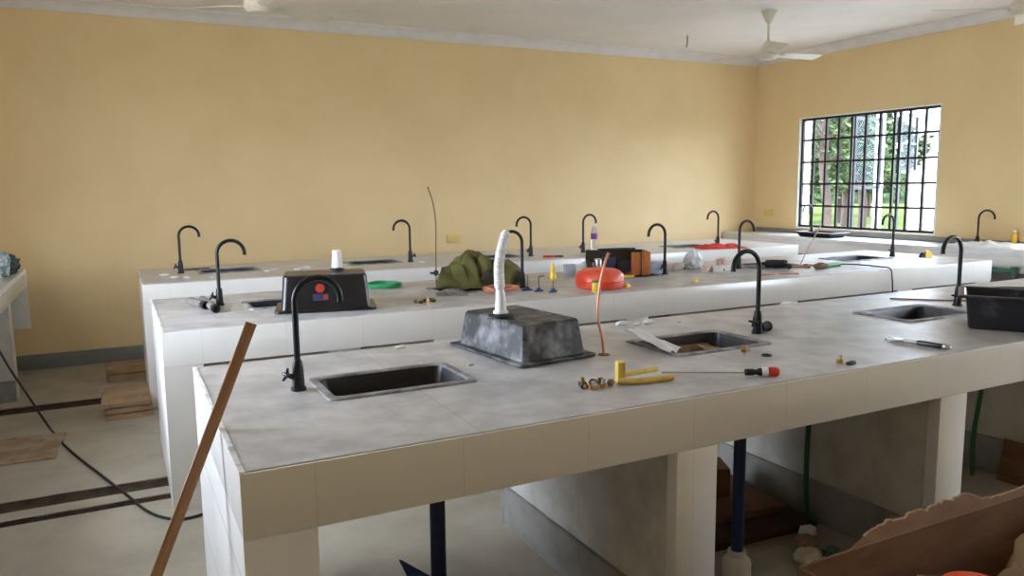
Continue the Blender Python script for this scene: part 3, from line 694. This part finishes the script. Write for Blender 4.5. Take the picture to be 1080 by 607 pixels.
MB().box(-.035, .045, -.05, .05, 0, .12, .006).build('case_body', M['bluestick'], t); MB().box(-.033, .043, -.048, .048, .121, .14, .006).build('lid', M['blackrubber'], t)
t = put(thing('cable_reel', 'dark round cable reel standing at the front of the wooden tool crate', 'reel'), .035, -.095, .015)
MB().lathe([(.012, -.02), (.05, -.02), (.05, -.016), (.03, -.015), (.03, .015), (.05, .016), (.05, .02), (.012, .02)], 24, Matrix.Translation((0, 0, .052)) @ Matrix.Rotation(PI/2, 4, 'X')).build('spool', M['blackrubber'], t)
MB().lathe([(.031, -.014), (.042, -.012), (.042, .012), (.031, .014)], 24, Matrix.Translation((0, 0, .052)) @ Matrix.Rotation(PI/2, 4, 'X')).build('wound_cable', M['darksteel'], t)
t = put(thing('spirit_level', 'yellow spirit level lying at the front of the tool crate', 'level'), -.12, -.165, .05, .02)
MB().box(-.14, .14, -.012, .012, 0, .02, .002).build('level_body', M['yellow'], t); MB().box(-.02, .02, -.0135, -.012, .004, .016).build('vial', M['green'], t)
at(t, (3.17, 4.60, Z+.001), (0, 0, math.radians(-22)))
carton('grey_carton', 3.56, 4.66, Z+.01, .11, .09, .085, -.3, M['bluebox'], 'pale blue and white carton right of the wooden tool crate', 'box')
# cartons and small goods right of the third tap
pk = [(3.80, 4.86, .11, .06, .055, .2, 'pinkbox', 'pink printed carton behind the third tap of the middle bench'),
      (3.93, 4.83, .09, .06, .05, -.3, 'whitebox', 'white and black printed carton between the pink carton and the plastic sack'),
      (4.02, 4.60, .09, .05, .05, .5, 'pinkbox', 'pink carton tipped at the left of the printed white row'),
      (4.10, 4.56, .10, .05, .04, -.2, 'whitebox', 'white carton with black print lying beside the tipped pink carton'),
      (4.20, 4.58, .10, .05, .042, .1, 'whitebox', 'second white carton with black print, nearer the tap with right hook'),
      (4.27, 4.70, .12, .06, .085, .4, 'pinkbox', 'tall pink printed carton just left of the tap with right hook')]
for x, y, w, d_, h, rz, m, lab in pk: carton('printed_carton', x, y, Z, w, d_, h, rz, M[m], lab, 'box', grp='printed cartons on the middle bench')
tag(MB().blob(4.05, 4.80, Z+.05, .075, .06, .085, .3, 2.4, 11, 28, 20, Z).build('plastic_sack', M['whitebag']), 'white plastic sack among the printed cartons on the middle bench', 'bag')
# power drill
t = thing('power_drill', 'black power drill lying on the middle bench right of the cartons', 'drill', (4.62, 4.46, Z), math.radians(-40))
MB().lathe([(.012, -.16), (.014, -.1), (.03, -.09), (.034, -.05), (.034, .05), (.028, .07)], 18, axis_m((0, 0, .036), (1, 0, 0))).build('motor_housing', M['blackrubber'], t)
MB().tube([(.03, 0, .036), (.06, -.06, .03), (.07, -.12, .028)], [.024, .02, .022], 12).build('handle', M['blackrubber'], t)
MB().tube([(-.16, 0, .036), (-.26, .01, .03)], .005, 8).build('drill_bit', M['darksteel'], t)
tag(MB().tube(smooth_path([(4.16, 4.18, Z+.005), (4.24, 4.14, Z+.006), (4.33, 4.15, Z+.005), (4.45, 4.09, Z+.005)], 6), .005, 8).build('copper_offcut', M['copper']), 'short copper offcut near the front edge below the power drill', 'wire')
t = thing('copper_bar', 'pinkish copper bar between the drill and the brush', 'bar', (4.78, 4.40, Z), -.6)
MB().tube([(-.06, 0, .01), (.07, 0, .012)], .009, 10).build('bar', M['copper'], t); MB().tube([(.07, 0, .012), (.09, 0, .012)], .012, 10).build('collar', M['brass'], t)
# wire ring and thin pale rod
mb = MB().tube([(4.93+.055*math.cos(k*PI/14), 4.42+.045*math.sin(k*PI/14), Z+.006+.012*abs(math.sin(k*PI/28))) for k in range(29)], .004, 6)
tag(mb.build('wire_ring', M['darksteel']), 'thin wire ring between the drill and the brown brush', 'wire')
tag(MB().tube(smooth_path([(4.93, 4.52, Z+.002), (5.0, 4.52, 1.02), (5.10, 4.53, 1.14), (5.17, 4.53, 1.23)], 5), .0045, 6).build('leaning_rod', M['thinrod']), 'thin pale rod rising slanted from the bench in front of the window', 'wire')
# brush with green handle
t = thing('hand_brush', 'brown bristle brush with long green handle on the middle bench', 'brush', (4.88, 4.27, Z), math.radians(12))
MB().blob(0, 0, .022, .085, .035, .024, .12, 3, 2, 30, 16, 0.).build('bristles', M['brownhair'], t)
MB().lathe([(.012, 0), (.017, .004), (.017, .2), (.012, .206)], 14, axis_m((.085, 0, .018), (1, 0, 0))).build('handle', M['green'], t)
# cable from the green tool over the bench edge
cable = smooth_path([(5.17, 4.345, .915), (5.25, 4.22, .915), (5.28, 4.05, .912), (5.285, 3.962, .905), (5.29, 3.945, .84), (5.30, 3.942, .74), (5.31, 3.94, .60)], 6)
tag(MB().tube(cable, .0055, 8).build('hanging_cable', M['blackrubber']), 'black cable hanging over the front of the middle bench from the green handle', 'cable')
# yellow tape measure
t = thing('tape_measure', 'yellow tape measure near the right end of the middle bench', 'tape', (6.40, 4.42, Z), -.2)
pr = [(-.03, 0), (.035, 0), (.037, .03), (.03, .05), (.01, .058), (-.015, .056), (-.03, .04)]
MB().prism(pr, .04).build('case', M['yellow'], t); MB().prism([(-.075, 0), (-.034, 0), (-.034, .035), (-.05, .04), (-.075, .015)], .03, Matrix.Translation((0, .005, 0))).build('belt_clip', M['blackrubber'], t)

# ------------------------------------------------------------------ things on the farthest bench
def mound(nx, ny, w, d_, h, seed, fr):
    def f(u, v):
        x, y = -w/2+w*u, -d_/2+d_*v
        e = min(1, 4*min(u, 1-u, v, 1-v))**.7
        k = 1+.1*noise.noise(Vector((x*4, y*4, seed)))
        return (x*k, y*k, .004+h*e*(.45+.55*abs(noise.noise(Vector((x*fr, y*fr, seed))))*2))
    return MB().field(nx, ny, f, 0.)
o = tag(mound(40, 24, .52, .3, .045, 2.2, 9).build('red_cloth', M['redcloth'], None, 60), 'crumpled red cloth lying on the farthest bench near its right end', 'cloth'); at(o, (5.62, 6.24, Z), (0, 0, -.3))
t = thing('water_bottle', 'clear bottle with purple label standing on the farthest bench', 'bottle', (4.305, 6.62, Z))
MB().lathe([(.03, 0), (.034, .006), (.034, .19), (.028, .22), (.013, .245), (.013, .255)], 24).build('bottle_body', M['clear'], t)
MB().lathe([(.0345, .125), (.0352, .127), (.0352, .18), (.0345, .182)], 24, None, False, False).build('label', M['label'], t)
MB().lathe([(.015, .256), (.016, .258), (.016, .276), (.014, .278)], 16).build('cap', M['whiteplastic'], t)
t = thing('red_pliers', 'red handled pliers on the farthest bench behind the clamp with yellow grip', 'pliers', (3.62, 6.28, Z), -.4)
MB().tube(smooth_path([(-.09, .025, .01), (-.03, .022, .01), (.02, .004, .01)], 6), .008, 8).tube(smooth_path([(-.09, -.025, .01), (-.03, -.022, .01), (.02, -.004, .01)], 6), .008, 8).build('grip', M['red'], t)
MB().box(.02, .1, -.014, .014, .002, .018, .004).build('jaw', M['darksteel'], t)
for k, (x, y, s) in enumerate([(1.38, 6.55, .025), (1.30, 6.5, .016), (.36, 6.4, .018), (.44, 6.36, .014), (.3, 6.62, .02), (1.12, 6.55, .018), (1.06, 6.5, .012), (.62, 6.3, .012), (2.4, 6.5, .016)]):
    tag(MB().blob(x, y, Z+s*.35, s*1.7, s*1.2, s*.55, .3, 2, k*2.3+1, 12, 8, Z).build('mortar_crumb', M['plaster']), 'pale mortar crumb on the farthest bench', 'debris', 'mortar crumbs on the farthest bench')
tag(MB().box(-.12, .12, -.012, .012, 0, .012, .002).build('steel_strip', M['darksteel']), 'dark steel strip lying behind the left tap of the farthest bench', 'strip')
at(bpy.data.objects['steel_strip'], (.55, 6.98, Z), (0, 0, .1))

# ------------------------------------------------------------------ things on the wall benches
o = tag(mound(50, 30, 1.15, .40, .07, 5.2, 7).build('white_cloth', M['whitecloth'], None, 60), 'rumpled white cloth spread on the window bench at far right', 'cloth'); at(o, (7.405, 4.32, .931), (0, 0, PI/2))
t = thing('yellow_bottle', 'small yellow bottle on the window bench at the right edge of the picture', 'bottle', (7.60, 4.22, 1.0))
at(t, (7.655, 4.42, .93))
MB().lathe([(.022, 0), (.025, .004), (.025, .11), (.012, .14)], 18).build('bottle_body', M['yellow'], t); MB().lathe([(.013, .141), (.014, .143), (.014, .165), (.01, .168)], 14).build('cap', M['whiteplastic'], t)
for k, (x, y, rx, ry, rz, m, lab, sd) in enumerate([(-.93, 6.72, .13, .16, .13, 'whitebag', 'white plastic bag nearest on the left wall bench', 2.), (-.90, 7.12, .12, .16, .22, 'teal', 'teal and white plastic bag, tallest on the left wall bench', 5.), (-.85, 7.46, .1, .13, .15, 'greybag', 'dark grey plastic bag at the far end of the left wall bench', 8.)]):
    tag(MB().blob(x, y, Z+rz*.5, rx, ry, rz*.55, .28, 2.6, sd, 44, 28, Z).build('plastic_bag', M[m], None, 25), lab, 'bag', 'plastic bags on the left wall bench')

# ------------------------------------------------------------------ pipes and goods under the front bench
t = thing('drain_pipe', 'navy blue drain pipe under the left sink of the front bench', 'pipe', (.945, 2.47, 0))
MB().tube([(0, 0, .0), (0, 0, .72)], .028, 16).build('pipe', M['navy'], t); MB().lathe([(.035, 0), (.039, .004), (.039, .05), (.031, .055)], 18).build('floor_collar', M['cream'], t)
MB().lathe([(.030, .66), (.033, .664), (.033, .72), (.029, .724)], 18).build('coupling', M['navy'], t)
t = thing('drain_pipe', 'navy blue drain pipe in a cream socket under the middle of the front bench', 'pipe', (2.115, 2.205, 0))
MB().tube([(0, 0, .02), (0, 0, .72)], .024, 16).build('pipe', M['navy'], t)
MB().lathe([(.05, 0), (.056, .006), (.056, .075), (.044, .092), (.032, .098), (.036, .108), (.036, .118), (.026, .12)], 24).build('socket', M['cream'], t)
tag(MB().tube(smooth_path([(2.79, 2.43, .70), (2.77, 2.45, .5), (2.75, 2.44, .28), (2.745, 2.42, .08), (2.76, 2.38, .012)], 8), .012, 10).build('green_hose', M['hose']), 'green hose hanging under the front bench beside the second support wall', 'hose')
tag(MB().tube(smooth_path([(4.06, 2.43, .70), (4.03, 2.44, .45), (3.99, 2.44, .2), (3.97, 2.42, .012)], 8), .012, 10).build('green_hose', M['hose']), 'green hose hanging under the far right of the front bench', 'hose')
# blue offcut
mb = MB().prism([(0, 0), (.13, 0), (.10, .05), (-.062, .150), (-.07, .150)], .004)
o = tag(mb.build('blue_offcut', M['bluep']), 'pointed blue plastic offcut standing behind the left drain pipe', 'offcut'); at(o, (.93, 2.66, 0), (math.radians(-12), 0, -.35))
# boards and carton in the bay between support walls
o = tag(MB().box(-.45, .40, -.30, .26, 0, .033, .004).build('brown_board', M['darkboard']), 'dark soil coloured lower board standing in for dark floor between the support walls', 'board'); at(o, (2.38, 2.70, 0), (0, 0, -.06))  # enlarged and soil coloured to stand in for the dark floor
o = tag(MB().box(-.42, .36, -.20, .22, 0, .033, .004).build('brown_board', M['card']), 'lighter brown upper board on the floor between the support walls', 'board'); at(o, (2.38, 2.76, .0345), (0, 0, -.12))
t = thing('brown_carton', 'brown carton on the boards behind the drain pipe with cream socket', 'box', (2.44, 2.86, .0685), -.45)
MB().box(-.16, .16, -.09, .09, 0, .13, .003).build('carton_body', M['card'], t); MB().box(-.158, -.002, -.088, .088, .131, .135).build('lid_flap', M['card'], t); MB().box(.002, .158, -.088, .088, .131, .138).build('lid_flap', M['card'], t)
o = tag(MB().box(-.006, 0, 0, .36, 0, .222).build('cardboard_offcut', M['card']), 'brown cardboard panel leaning on a support wall at the far right under the bench', 'cardboard'); at(o, (4.06, 1.98, 0), (0, math.radians(10), 0))
# rubbish crumbs by the box
for k, (x, y, s, m) in enumerate([(2.56, 2.26, .05, 'dustcard'), (2.66, 2.34, .04, 'paper'), (2.46, 2.16, .055, 'cream'), (2.60, 2.16, .035, 'darkgreen')]):
    tag(MB().blob(x, y, s*.5, s, s*.8, s*.6, .35, 2.3, k*4.+.5, 20, 14, 0.).build('crumpled_scrap', M[m]), ['crumpled brown scrap on the floor beside the green hose', 'crumpled white scrap against the second support wall', 'crumpled cream plastic by the torn cardboard box', 'crumpled green scrap by the torn cardboard box'][k], 'scrap')

# torn cardboard box in the right foreground
t = thing('cardboard_box', 'large open brown cardboard box with torn flap in the right foreground', 'box', (1.56, .62, 0))
bw, bd, bh = 1.36, .78, .55
MB().box(0, bw, bd-.005, bd, 0, bh).build('back_panel', M['card'], t)
MB().box(0, .005, 0, bd-.006, 0, bh).build('side_panel', M['card'], t); MB().box(bw-.005, bw, 0, bd-.006, 0, bh).build('side_panel', M['card'], t)
MB().box(.006, bw-.006, 0, .005, 0, bh).build('front_panel', M['card'], t); MB().box(.006, bw-.006, .006, bd-.006, 0, .005).build('bottom_panel', M['card'], t)
ed = [(.05, .004), (.20, .004), (.34, .09), (.40, .105), (.44, .098), (.50, .102), (.53, .118), (.58, .10), (.65, .125), (.72, .115), (.80, .128), (.84, .06), (.92, .05), (1.1, .045), (1.33, .05), (1.34, 0), (.05, 0)]
random.seed(4); poly = []
for (xa, za), (xb, zb_) in zip(ed[:-2], ed[1:-1]):
    for k in range(5): poly.append((xa+(xb-xa)*k/5, .45*(za+(zb_-za)*k/5) + (random.uniform(-.005, .005) if za > .01 else 0)))
poly += [(1.34, .022), (1.34, 0), (.05, 0)]
R = Matrix.Translation((0, bd, bh)) @ Matrix.Rotation(math.radians(-58), 4, 'X')
fl = MB().prism(poly, .005, R).build('torn_flap', M['card'], t, smooth=False)
rim = [(x, z) for x, z in poly if z > .02]
MB().tube([R @ Vector((x, .0025, z+.001)) for x, z in rim], .0042, 6).build('torn_edge', M['cardedge'], fl)
# contents
t = thing('orange_bucket', 'orange plastic bucket inside the torn cardboard box', 'bucket', (1.985, 1.17, .024))
MB().lathe([(.07, 0), (.075, .004), (.085, .44), (.094, .442), (.095, .456), (.088, .458), (.08, .452), (.072, .012), (.001, .01)], 32).build('bucket_body', M['orange'], t, 30)
MB().lathe([(.08, .459), (.089, .4592), (.09, .468), (.075, .474), (.001, .474)], 32).build('lid', M['orange'], t)
tag(MB().blob(2.32, 1.17, .25, .13, .12, .30, .22, 2.6, 6., 40, 30, .006).build('paper_wad', M['dustcard'], None, 25), 'crumpled brown paper stuffed in the right of the torn cardboard box', 'paper')
P = [Vector(p) for p in ((1.93, 1.30, .47), (2.13, 1.26, .43), (2.135, 1.275, .43), (1.935, 1.315, .475))]
tag(sheet(MB(), P, n=6, th=.003, seed=1).build('paper_strip', M['cardedge']), 'thin pale paper strip lying behind the orange bucket', 'paper')

# ------------------------------------------------------------------ floor goods at left
def board(x, y, z, w, d_, h, rz, lab, sd, m='dustcard'):
    def f(u, v):
        X, Y = -w/2+w*u, -d_/2+d_*v
        k = .02*noise.noise(Vector((u*5, v*5, sd)))
        return (X+(k if 0 < v < 1 else k*1.5), Y+.02*noise.noise(Vector((v*4, u*6, sd+3))), h+.006*noise.noise(Vector((X*9, Y*9, sd))))
    o = tag(MB().field(16, 12, f, 0.).build('cardboard_sheet', M[m], None, 40), lab, 'cardboard', 'cardboard sheets on the floor'); return at(o, (x, y, z), (0, 0, rz))
board(-.03, 6.12, 0, .30, .56, .033, .06, 'bottom cardboard sheet of the floor stack beside the middle and far bench ends', 1.)
board(-.025, 6.13, .042, .29, .54, .033, .02, 'second cardboard sheet from below in the floor stack between bench ends', 2.)
board(-.03, 6.12, .083, .31, .52, .03, -.03, 'top cardboard sheet of the floor stack between bench ends', 3.)
board(-.02, 7.22, 0, .30, .34, .05, .05, 'lower cardboard sheet on the floor against the grey skirting', 4.)
board(-.01, 7.24, .058, .30, .30, .035, -.02, 'upper cardboard sheet on the floor against the grey skirting', 5.)
board(-.72, 5.43, 0, .62, .52, .012, -.06, 'single flat dusty cardboard sheet on the floor near the left wall bench', 6., 'dustsheet')
fc = smooth_path([(-.80, 5.95, .735), (-.765, 5.93, .6), (-.70, 5.93, .42), (-.60, 5.92, .2), (-.5, 5.84, .012), (-.36, 5.28, .008), (-.19, 4.74, .008), (-.08, 4.4, .008), (.03, 4.05, .008), (.12, 3.90, .008), (.2, 3.86, .008), (.36, 3.90, .008)], 8)
tag(MB().tube(fc, .007, 8).build('floor_cable', M['blackrubber']), 'dark cable trailing across the floor from the left wall bench', 'cable')

# ------------------------------------------------------------------ green pipe by the window bench, sockets, fans
struct('trim_5', MB().box(XR-.012, XR, YF+.01, YB-.01, .0, .88, .002), M['supskirt'])
t = thing('green_pipe', 'green water pipe in front of the window bench at far right', 'pipe', (7.12, 4.15, 0))
MB().tube([(0, .75, .76), (0, -.06, .76)], .022, 12).build('horizontal_pipe', M['darkgreen'], t)
MB().tube([(0, -.06, .76), (0, -.06, 0)], .022, 12).build('vertical_pipe', M['darkgreen'], t)
MB().lathe([(.03, 0), (.03, .08)], 14, axis_m((0, -.06, .72), (0, 0, 1))).build('elbow', M['darkgreen'], t)
def socket(loc, rz, lab):
    t = thing('socket_plate', lab, 'socket', loc, rz)
    MB().box(-.075, .075, -.012, 0, -.045, .045, .003).build('plate', M['socket'], t)
    for s in (-1, 1): MB().box(s*.035-.012, s*.035+.012, -.017, -.0125, -.014, .014, .002).build('rocker', M['socket'], t)
socket((3.30, YB-.0005, 1.0), 0, 'yellow socket plate low on the back wall behind the olive bag')
socket((XR-.0005, 7.65, 1.18), -PI/2, 'yellow socket plate on the wall left of the barred window')

def fan(x, y, label, ang, zh=2.80):
    t = thing('ceiling_fan', label, 'fan', (x, y, ZC), 0, 'ceiling fans'); dz = zh-ZC
    MB().lathe([(.075, 0), (.072, -.012), (.03, -.1), (.016, -.115)], 24).build('canopy', M['fan'], t)
    MB().tube([(0, 0, -.1), (0, 0, dz+.08)], .011, 12).build('downrod', M['fan'], t)
    MB().lathe([(.016, dz+.13), (.03, dz+.11), (.075, dz+.05), (.1, dz+.02), (.1, dz-.02), (.085, dz-.035), (.07, dz-.05), (.001, dz-.055)], 32).build('motor_housing', M['fan'], t)
    for k in range(3):
        a = math.radians(ang+120*k); R = Matrix.Translation((0, 0, dz)) @ Matrix.Rotation(a, 4, 'Z')
        bl = MB(); pr = []
        for (x_, w_) in ((.13, .045), (.2, .058), (.45, .068), (.6, .072), (.62, .06)):
            tw = math.radians(-11)
            pr.append([R @ Vector((x_, y_*math.cos(tw), y_*math.sin(tw)+zz)) for y_, zz in ((-w_, -.002), (w_, -.002), (w_, .002), (-w_, .002))])
        b = bl.loops(pr).build('blade', M['fan'], t)
        MB().box(.07, .19, -.018, .018, -.008, -.003, .002, M=R).build('bracket', M['fan'], b)
    return t
fan(.955, 5.62, 'white ceiling fan at top left above the farthest bench', 27)
fan(5.70, 5.72, 'white ceiling fan hanging near the corner above the barred window side', -125)
fan(5.94, 3.48, 'white ceiling fan cut by the right edge of the picture', 149)
tag(MB().tube([(5.77, 7.0, ZC+.01), (5.77, 7.0, ZC-.09), (5.755, 7.0, ZC-.13)], .006, 8).build('ceiling_hook', M['darksteel']), 'thin wire hook hanging from the ceiling left of the corner fan', 'hook')

# ------------------------------------------------------------------ outdoors
struct('ground', MB().box(XR+.2, 140, -60, 140, -.4, -.15), M['grass'])
struct('bounce_apron', MB().box(XR+.2, 15, -30, 60, -.15, -.13), M['bounce_apron'])  # unseen strip added to bounce daylight up to the ceiling
struct('pavement', MB().box(-30, XL-.2, -30, 40, -.4, -.15), M['pave'])
def tree(x, y, h, cr, cz, lab, m, seed, n=2600, tr=.14, lean=.0):
    t = thing('tree', lab, 'tree', (x, y, -.15)); random.seed(seed)
    mb = MB(); mb.tube(smooth_path([(0, 0, 0), (.1+lean*.3, .05, h*.25), (-.05+lean, .1, h*.5), (.1+lean, 0, h*.9)], 5), [tr*(1-.6*k/15) for k in range(16)], 10)
    for k in range(7):
        a = random.uniform(0, 2*PI); z = h*random.uniform(.3, .6); l = cr*random.uniform(.5, .9)
        mb.tube(smooth_path([(lean*.8, .05, z), (lean+l*.5*math.cos(a), l*.5*math.sin(a), z+l*.4), (lean+l*math.cos(a), l*math.sin(a), z+l*.75)], 4), [tr*.35*(1-.6*k2/8) for k2 in range(9)], 6)
    mb.build('trunk', M['bark'], t)
    lf = MB()
    cl = [(Vector((random.gauss(lean, cr*.5), random.gauss(0, cr*.5), random.uniform(cz, h*1.1))), random.uniform(.3, .6)*cr*.6) for _ in range(22)]
    for k in range(n):
        c, rr = random.choice(cl); p = c + Vector((random.gauss(0, 1), random.gauss(0, 1), random.gauss(0, .8)))*rr*.55
        q = Matrix.Rotation(random.uniform(0, 6.3), 3, 'Z') @ Matrix.Rotation(random.uniform(-1, 1), 3, 'X') @ Matrix.Rotation(random.uniform(-1, 1), 3, 'Y')
        s = random.uniform(.07, .13)*(1 if cr < 2 else 1.9)
        vs = [lf.bm.verts.new(p + q @ Vector(c2)) for c2 in ((-s, 0, 0), (0, -s*.45, .01), (s, 0, 0), (0, s*.45, .01))]
        lf.bm.faces.new(vs)
    lf.build('foliage', m, t, smooth=False)
tree(14.6, 12.7, 4.8, 1.2, 1.9, 'leafy tree seen through the left half of the barred window', M['leaf'], 3, 4200, .13)
tree(17.8, 14.3, 4.8, 1.2, 2.0, 'leafy tree seen through the middle of the barred window', M['leaf2'], 8, 4200, .13)
tree(20.5, 17.1, 5.0, 1.3, 1.2, 'leafy tree right of the middle tree, behind the open window sash', M['leaf'], 31, 4200, .13)
for k, (x, y, hh) in enumerate([(25, 24.6, 6.5), (27.5, 23.2, 6.5), (34, 30.6, 7.5), (33.5, 26.6, 7), (43, 36.5, 8.5)]):
    tree(x, y, hh, 2.0, 1.0, ['far leafy tree at the left edge of the barred window view', 'far leafy tree behind the nearer trunk left of the window middle', 'tree in the farthest row, left of the concrete post', 'far leafy tree just behind the pale concrete post', 'tree in the farthest row, beside the white building'][k], M['leaf2' if k % 2 else 'leaf'], 20+k, 4200, .16)
t = thing('hedge', 'dense green hedge closing the lawn far behind the trees outside', 'hedge', (52, 46, -.15), math.radians(130))
hb = MB(); random.seed(77)
hb.loops([[(-16, -1, 0), (16, -1, 0), (16, 1, 0), (-16, 1, 0)], [(-16, -.9, 2.2), (16, -.9, 2.2), (16, .9, 2.2), (-16, .9, 2.2)]])
for k in range(5200):
    p = Vector((random.uniform(-16, 16), random.gauss(0, .8), random.uniform(.1, 3.4+.9*noise.noise(Vector((k*.1, 1, 2)))))); s_ = random.uniform(.2, .4)
    q = Matrix.Rotation(random.uniform(0, 6.3), 3, 'Z') @ Matrix.Rotation(random.uniform(-1.2, 1.2), 3, 'X') @ Matrix.Rotation(random.uniform(-1.2, 1.2), 3, 'Y')
    hb.bm.faces.new([hb.bm.verts.new(p + q @ Vector(c2)) for c2 in ((-s_, 0, 0), (0, -s_*.5, .02), (s_, 0, 0), (0, s_*.5, .02))])
hb.build('foliage', M['leaf2'], t, smooth=False)
t = thing('concrete_post', 'pale concrete post standing outside the window among the trees', 'post', (13.0, 10.1, -.15))
MB().box(-.06, .06, -.06, .06, 0, 3.9, .01).build('shaft', M['pole'], t); MB().box(-.1, .1, -.1, .1, 0, .25, .01).build('footing', M['pole'], t)
t = thing('neighbouring_building', 'white building wing outside, seen through the right part of the window', 'building', (24, 8.0, -.15))
MB().box(0, 6, -12, 9.5, 0, 3.2).build('wall', M['outwall'], t); MB().box(-.4, 6.4, -12.4, 9.6, 3.2, 3.35).build('roof', M['skirt'], t)
MB().box(-.05, -.001, -12, 9.2, 0, .35).build('plinth', M['pave'], t)

# ------------------------------------------------------------------ light: bright overcast sky through the windows
wd = bpy.data.worlds.new('overcast_sky'); SC.world = wd; wd.use_nodes = True
bg = wd.node_tree.nodes['Background']; bg.inputs[0].default_value = (.84, .95, 1.10, 1); bg.inputs[1].default_value = 3.0
def portal(x, y0, y1, sx):
    l = bpy.data.lights.new('window_portal', 'AREA'); l.shape = 'RECTANGLE'; l.size = y1-y0; l.size_y = Z1-Z0
    l.cycles.is_portal = True
    o = bpy.data.objects.new('window_portal', l); C.objects.link(o)
    o.location = (x, (y0+y1)/2, (Z0+Z1)/2)
    o.rotation_euler = Vector((-sx, 0, 0)).to_track_quat('Z', 'Y').to_euler()
    # size (local X) must run along Y
    zc = Vector((-sx, 0, 0)); xc = Vector((0, 1, 0)); yc = zc.cross(xc)
    o.matrix_world = Matrix(((xc.x, yc.x, zc.x, o.location.x), (xc.y, yc.y, zc.y, o.location.y), (xc.z, yc.z, zc.z, o.location.z), (0, 0, 0, 1)))
for y0, y1 in RW: portal(XR+.21, y0, y1, -1)
for y0, y1 in LW: portal(XL-.21, y0, y1, 1)

SC.view_settings.view_transform = 'Standard'; SC.view_settings.look = 'None'
SC.view_settings.gamma = 1; SC.view_settings.use_curve_mapping = False
SC.view_settings.exposure = 2.8
SC.cycles.use_denoising = True
SC.cycles.max_bounces = 10; SC.cycles.diffuse_bounces = 7; SC.cycles.transparent_max_bounces = 12
SC.cycles.sample_clamp_indirect = 8
